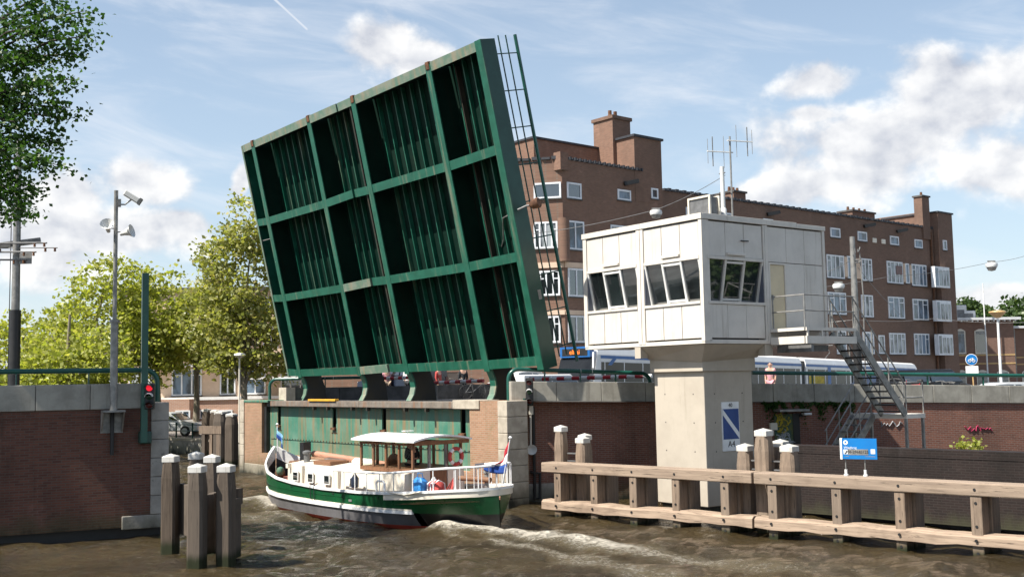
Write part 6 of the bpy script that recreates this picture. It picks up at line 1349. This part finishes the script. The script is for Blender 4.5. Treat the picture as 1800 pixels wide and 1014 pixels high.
# ivy patches along the coping
ap = []
for (a, b_, n) in ((1338, 1380, 500), (1392, 1500, 900)):
    for k in range(n):
        px = rg.uniform(a, b_); q = WW.t(px, 707); ap.append((q[0], -.05 + rg.uniform(-.04, .02), q[2] - abs(rg.gauss(0, .16)) * (1 + math.sin(px * .21))))
iv = leaves('hanging_ivy', np.array(ap), .07, 'leaf_d', None, 77, .5); iv.location = Vector(WW.o); iv.rotation_euler = (0, 0, WW.rz); tag(iv, 'thin dark ivy hanging under the coping beside the cabin column', 'ivy', kind='stuff')

# ------------------------------------------------------------------ tram, vehicles and people on the street
def gz(p):   # height of the sloping street under a point
    back = float((np.array(p) - BR.o) @ BR.y) - .9; return float(np.interp(back, [0, 14, 34, 70], [3.28, 3.03, 1.58, 1.18]))
TR = Frame(3.86, 55, 50)
t = thing('tram', 'long white tram with blue stripes passing behind the control cabin', 'tram', loc=Vector((3.86, 55, 5.67)), rot=(0, R(1.05), R(50)))
secs = [(0, 8.0), (8.5, 16.0), (16.5, 23.9), (24.6, 32.0), (32.6, 45.6)]
for i, (a, b_) in enumerate(secs):
    pr = [(0, -3.0), (0, -.42), (.12, -.12), (.35, 0), (1.95, 0), (2.18, -.12), (2.3, -.42), (2.3, -3.0)]
    if i in (0, 4):
        mb = MB(); cut = .9; vs = []
        xs_ = (a, b_) ; sh = (lambda z: cut * max(0, (z + 1.3) / 1.3))
        for x in xs_:
            for y, z in pr: vs.append((x + (sh(z) if (i == 0 and x == a) else -sh(z) * .7 if (i == 4 and x == b_) else 0), y, z))
        n = len(pr); mb.add(vs, [tuple(range(n))[::-1], tuple(range(n, 2 * n))] + [(k, (k + 1) % n, n + (k + 1) % n, n + k) for k in range(n)])
    else: mb = MB().prism(pr, 'x', a, b_)
    s_ = obj('car_body', mb, 'tram_w', t)
    obj('blue_stripe', MB().box(a + (.9 if i == 0 else 0), b_ - (.8 if i == 4 else 0), -.012, -.002, -.62, -.47), 'tram_b', s_)
    obj('window_band', MB().box(a + (.95 if i == 0 else .25), b_ - (.9 if i == 4 else .25), -.014, -.003, -1.80, -.80), 'glass_tram', s_)
    k0 = a + 1.2
    while k0 < b_ - .8: obj('window_pillar', MB().box(k0, k0 + .07, -.022, -.0145, -1.80, -.80), 'tram_w', s_); k0 += 1.75
    obj('skirt_panel', MB().box(a + .2, b_ - .2, -.010, -.002, -3.0, -1.82), 'tram_b' if i % 2 else 'tram_w', s_)
    if i < 4: obj('bellows', MB().box(b_ + .001, secs[i + 1][0] - .001, .12, 2.18, -3.0, -.25), 'black', t)
obj('diagonal_flash', MB().prism([(1.5, -.95), (1.85, -.95), (2.5, -.47), (2.15, -.47)], 'y', -.016, -.0125), 'tram_b', t)
obj('advert_panel', MB().box(25.0, 27.4, -.02, -.0145, -1.75, -1.25), 'mural_y', t); obj('door_panel', MB().box(28.0, 28.5, -.02, -.0145, -2.9, -.62), 'tram_b', t)
obj('windscreen', MB().add([(-.02 + .42, .15, -.55), (-.02 + .42, 2.15, -.55), (-.03, 2.2, -1.9), (-.03, .1, -1.9)], [(0, 1, 2, 3)]), 'glass_tram', t)
obj('nose_panel', MB().box(-.06, -.01, .05, 2.25, -2.9, -1.92), 'tram_w', t)
hb = obj('destination_box', MB().box(.25, .62, .2, 2.1, -.56, -.02), 'tram_b', t); obj('display', MB().box(.235, .249, .35, 1.95, -.48, -.12), 'black', hb)
text('lettering', 'elRai', .34, 'led', hb, (.23, 1.15, -.30), (R(90), 0, R(-90)))
obj('mirror', MB().bar((.2, -.05, -.4), (-.25, -.35, -1.2), .08, .25), 'aluwhite', t)
pn = MB(); pn.tube([(30, 1.1, 0), (31, 1.1, .55), (30.2, 1.1, 1.0), (30.2, .5, 1.0), (30.2, 1.7, 1.0)], .03, 5); obj('pantograph', pn, 'galvd', t)

def car(name, label, p, rz, paint_, L=4.3, W=1.75, h=1.45, van=False, group=None, gl='glass'):
    t = thing(name, label, 'van' if van else 'car', loc=p, rot=(0, 0, rz), group=group); w = W / 2
    if van: low = [(-L / 2, .35), (-L / 2, h * .52), (-L / 2 + .05, h), (L / 2 - 1.5, h), (L / 2 - .85, h * .60), (L / 2 - .05, h * .50), (L / 2, .35)]
    else: low = [(-L / 2, .32), (-L / 2 + .03, h * .62), (-L / 2 + .35, h * .66), (-L / 2 + .95, h * .97), (-L / 2 + 1.4, h), (L / 2 - 1.9, h), (L / 2 - 1.15, h * .66), (L / 2 - .15, h * .52), (L / 2, h * .4), (L / 2, .3)]
    top_i = [i for i, q in enumerate(low) if q[1] > h * .7]; mb = MB(); vs = []
    for S in (-1, 1):
        for i, (x, z) in enumerate(low): vs.append((x, S * (w if i not in top_i else w * .84), z))
    n = len(low); mb.add(vs, [tuple(range(n)), tuple(range(n, 2 * n))[::-1]] + [(i, (i + 1) % n, n + (i + 1) % n, n + i) for i in range(n)]); b_ = obj('body', mb, paint_, t, bevel=.05, smooth=True)
    for S in (-1, 1):
        y = S * (w * .93 + .0); x0, x1 = (-L / 2 + .3, L / 2 - 1.35) if van else (-L / 2 + .75, L / 2 - 1.5)
        mb = MB(); za, zb = h * .665, h * .93; ya, yb = S * (w + .004), S * (w * .865 + .004)
        for k in range(2):
            a, c = x0 + (x1 - x0) * k / 2 + .05, x0 + (x1 - x0) * (k + 1) / 2 - .05
            mb.add([(a - (.28 if k == 0 and not van else 0), ya, za), (c + (.35 if k else 0), ya, za), (c, yb, zb), (a, yb, zb)], [(0, 1, 2, 3)])
        obj('side_window', mb, gl, t)
        for x in (-L / 2 + .78, L / 2 - .82):
            o = obj('wheel', MB().lathe([(.30, -.10), (.325, -.07), (.325, .07), (.30, .10)], 18, (x, S * (w - .06), .325), 'y'), 'rubber', t); obj('rim', MB().lathe([(.19, -.115), (.20, .115), (.05, .12)], 12, (x, S * (w - .06), .325), 'y'), 'silver', o)
        obj('headlight', MB().box(L / 2 - .22, L / 2 - .02, S * w * .62, S * w * .93, h * .42, h * .50), 'aluwhite', t); obj('tail_light', MB().box(-L / 2 - .015, -L / 2 + .1, S * w * .72, S * w * .95, h * .46, h * .6), 'lens_r', t)
    fx = [(L / 2 - 1.87, h * .97), (L / 2 - 1.18, h * .69)] if not van else [(L / 2 - 1.46, h * .96), (L / 2 - .90, h * .64)]
    mb = MB(); mb.add([(fx[1][0] + .03, -w * .86, fx[1][1]), (fx[1][0] + .03, w * .86, fx[1][1]), (fx[0][0] + .03, w * .76, fx[0][1]), (fx[0][0] + .03, -w * .76, fx[0][1])], [(0, 1, 2, 3)]); obj('windscreen', mb, gl, t)
    return t
def onst(px, D, z=None): p = gp(px, D, 0); p.z = gz(p) if z is None else z; return p
car('parked_car', 'silver car parked on the far quay beyond the left wall end', gp(303, 70, .93), R(-8), 'silver', 4.2, 1.75, 1.5)
car('dark_van', 'dark blue van waiting under the raised bridge leaf beside the tan striped barrier', onst(706, 60), R(150), 'darkcar', 4.8, 1.9, 1.95, True)
car('parked_car', 'black car waiting under the bridge leaf behind the bicycles', onst(782, 62), R(-60), 'blackcar', 4.3, 1.75, 1.5)
car('parked_car', 'silver grey car seen between leaf legs right of the black car', onst(925, 60), R(45), 'silver', 4.4, 1.8, 1.55)
car('dark_van', 'black minivan on the street right of the staircase', onst(1625, 56, 2.35), R(20), 'blackcar', 4.9, 1.9, 1.80, True)
car('parked_car', 'dark blue car on the street just behind the staircase handrail', onst(1562, 58, 2.45), R(25), 'darkcar', 4.4, 1.8, 1.62)
car('parked_car', 'pale blue car roof above the coping near the lamp post', onst(1775, 54, 1.9), R(8), 'silver', 4.3, 1.8, 1.55)
car('white_van', 'white van behind the green railing right of the raised leaf', onst(962, 54, 2.75), R(40), 'tram_w', 4.6, 1.9, 1.5, True)
def barrier(label, pts, D, n, z0):
    a = EYE + ray(*pts[0]) * D[0] / ray(*pts[0])[1]; b_ = EYE + ray(*pts[1]) * D[1] / ray(*pts[1])[1]; t = thing('barrier_pole', label, 'barrier', loc=Vector(a)); v = Vector(b_ - a)
    for k in range(n): obj('red_band' if k % 2 == 0 else 'white_band', MB().tube([v * (k / n), v * ((k + 1) / n)], .075, 8), 'redp' if k % 2 == 0 else 'white', t)
    obj('barrier_stand', MB().box(-.1, .1, -.1, .1, z0 - a[2], -.0), 'galvd', t); return t
barrier('red and white barrier pole behind the third bridge leg', ((660, 665), (722, 663.5)), (50, 49), 9, 2.9); barrier('red and white barrier pole behind the fourth bridge leg', ((764, 672.5), (850, 669)), (49, 47), 9, 2.9)
barrier('long red and white barrier pole behind the green railing', ((928, 667), (1146, 660.5)), (44, 41), 16, 3.0)
P = [('pedestrian in a pink top behind the barrier left of the dark van', 679, 59, 'pink', 'khaki', 30), ('pedestrian in a white shirt right of the dark van', 716, 57, 'shirtw', 'jacket', 160), ('pedestrian in a red top behind the barrier left of the bicycles', 770, 58, 'redsh', 'khaki', 60),
     ('cyclist in a black jacket standing by the bicycles under the leaf', 813, 56, 'jacket', 'jacket', 200)]
for lab, px, D, a, b_, r_ in P: person(lab, onst(px, D), R(r_), a, b_, 'hairb', 'stand', 1.74)
person('pedestrian in a pink shirt and dark cap by the railing before the tram', onst(1352, 46, 2.85), R(-30), 'pink', 'pink', 'hairb', 'stand', 1.72, 'darkcar')
def bicycle(label, p, rz, col):
    t = thing('bicycle', label, 'bicycle', loc=p, rot=(0, R(0), rz))
    for x in (-.52, .52):
        mb = MB(); mb.tube([(x + .34 * math.cos(a), 0, .35 + .34 * math.sin(a)) for a in np.linspace(0, 6.283, 19)], .022, 6); w = obj('wheel', mb, 'rubber', t)
        mb = MB()
        for k in range(6): a = math.pi * k / 6; mb.tube([(x + .32 * math.cos(a), 0, .35 + .32 * math.sin(a)), (x - .32 * math.cos(a), 0, .35 - .32 * math.sin(a))], .003, 4)
        obj('spokes', mb, 'galv', w)
    mb = MB(); mb.tube([(-.52, 0, .35), (-.15, 0, .36), (.40, 0, .80), (-.18, 0, .82), (-.52, 0, .35)], .018, 6).tube([(-.15, 0, .36), (-.22, 0, .95)], .016, 6).tube([(.52, 0, .35), (.38, 0, 1.0)], .018, 6); obj('frame', mb, col, t)
    obj('saddle', MB().lathe([(.03, -.14), (.09, -.08), (.05, .14)], 8, (-.23, 0, .98), 'x'), 'black', t); obj('handlebar', MB().tube([(.28, -.28, 1.02), (.38, -.1, 1.05), (.38, .1, 1.05), (.28, .28, 1.02)], .014, 6), 'galv', t); return t
bicycle('black bicycle held by the cyclist in black', onst(803, 55.5), R(165), 'black'); bicycle('bicycle with white bags right of the cyclist under the leaf', onst(835, 55), R(20), 'galvd')
for k, (px, D, z) in enumerate(((1640, 50, 2.55), (1662, 50, 2.5), (1576, 48, 2.7), (1605, 49, 2.65), (1680, 51, 2.45))):
    bicycle(('parked bicycle before the black minivan by the railing', 'parked bicycle at the black minivan\'s right end', 'parked bicycle seen just right of the staircase rail', 'parked bicycle between staircase and minivan', 'parked bicycle nearest the blue cycle sign')[k], gp(px, D, z), R(20 + 40 * k), ('galv', 'black', 'galvd', 'redp', 'black')[k])
# fence and street things on the far quay
t = thing('quay_railing', 'low dark green post railing along the far quay', 'railing', FQ)
for k in range(16): x = -14 + k * 1.75; obj('railing_post', MB().lathe([(.05, .93), (.05, 1.75), (.07, 1.78), (.05, 1.84)], 8, (x, .5, 0)), 'darkgreen', t)
for z in (1.35, 1.72): obj('rail', MB().tube([(-14, .5, z), (12.3, .5, z)], .025, 6), 'darkgreen', t)
p = gp(421, 60, .93); t = thing('street_lamp', 'slim pale lamp post before the cream flats left of the bridge', 'street lamp', loc=p); obj('post', MB().tube([(0, 0, 0), (0, 0, 4.6)], .06, 8, .045), 'bcream', t); obj('lamp_head', MB().lathe([(.06, 4.55), (.35, 4.72), (.30, 4.80), (.05, 4.86)], 12), 'aluwhite', t)

for k, (x, y, lab) in enumerate(((27.5, 31.5, 'green tree on the landing beyond the right picture edge mirrored in the cabin windows'), (33, 28.5, 'farther green tree on the landing beyond the right picture edge'))):
    tree('leafy_tree', lab, (x, y, 1.15), 6, [(0, 0, 3.6, 2.2, 2.2, 2.2), (1., 1., 5.4, 1.6, 1.6, 1.6), (-1., -1, 2.2, 1.4, 1.4, 1.)], 150, 24, .4, .3, 'leaf_g', 'barkd', 60 + k)
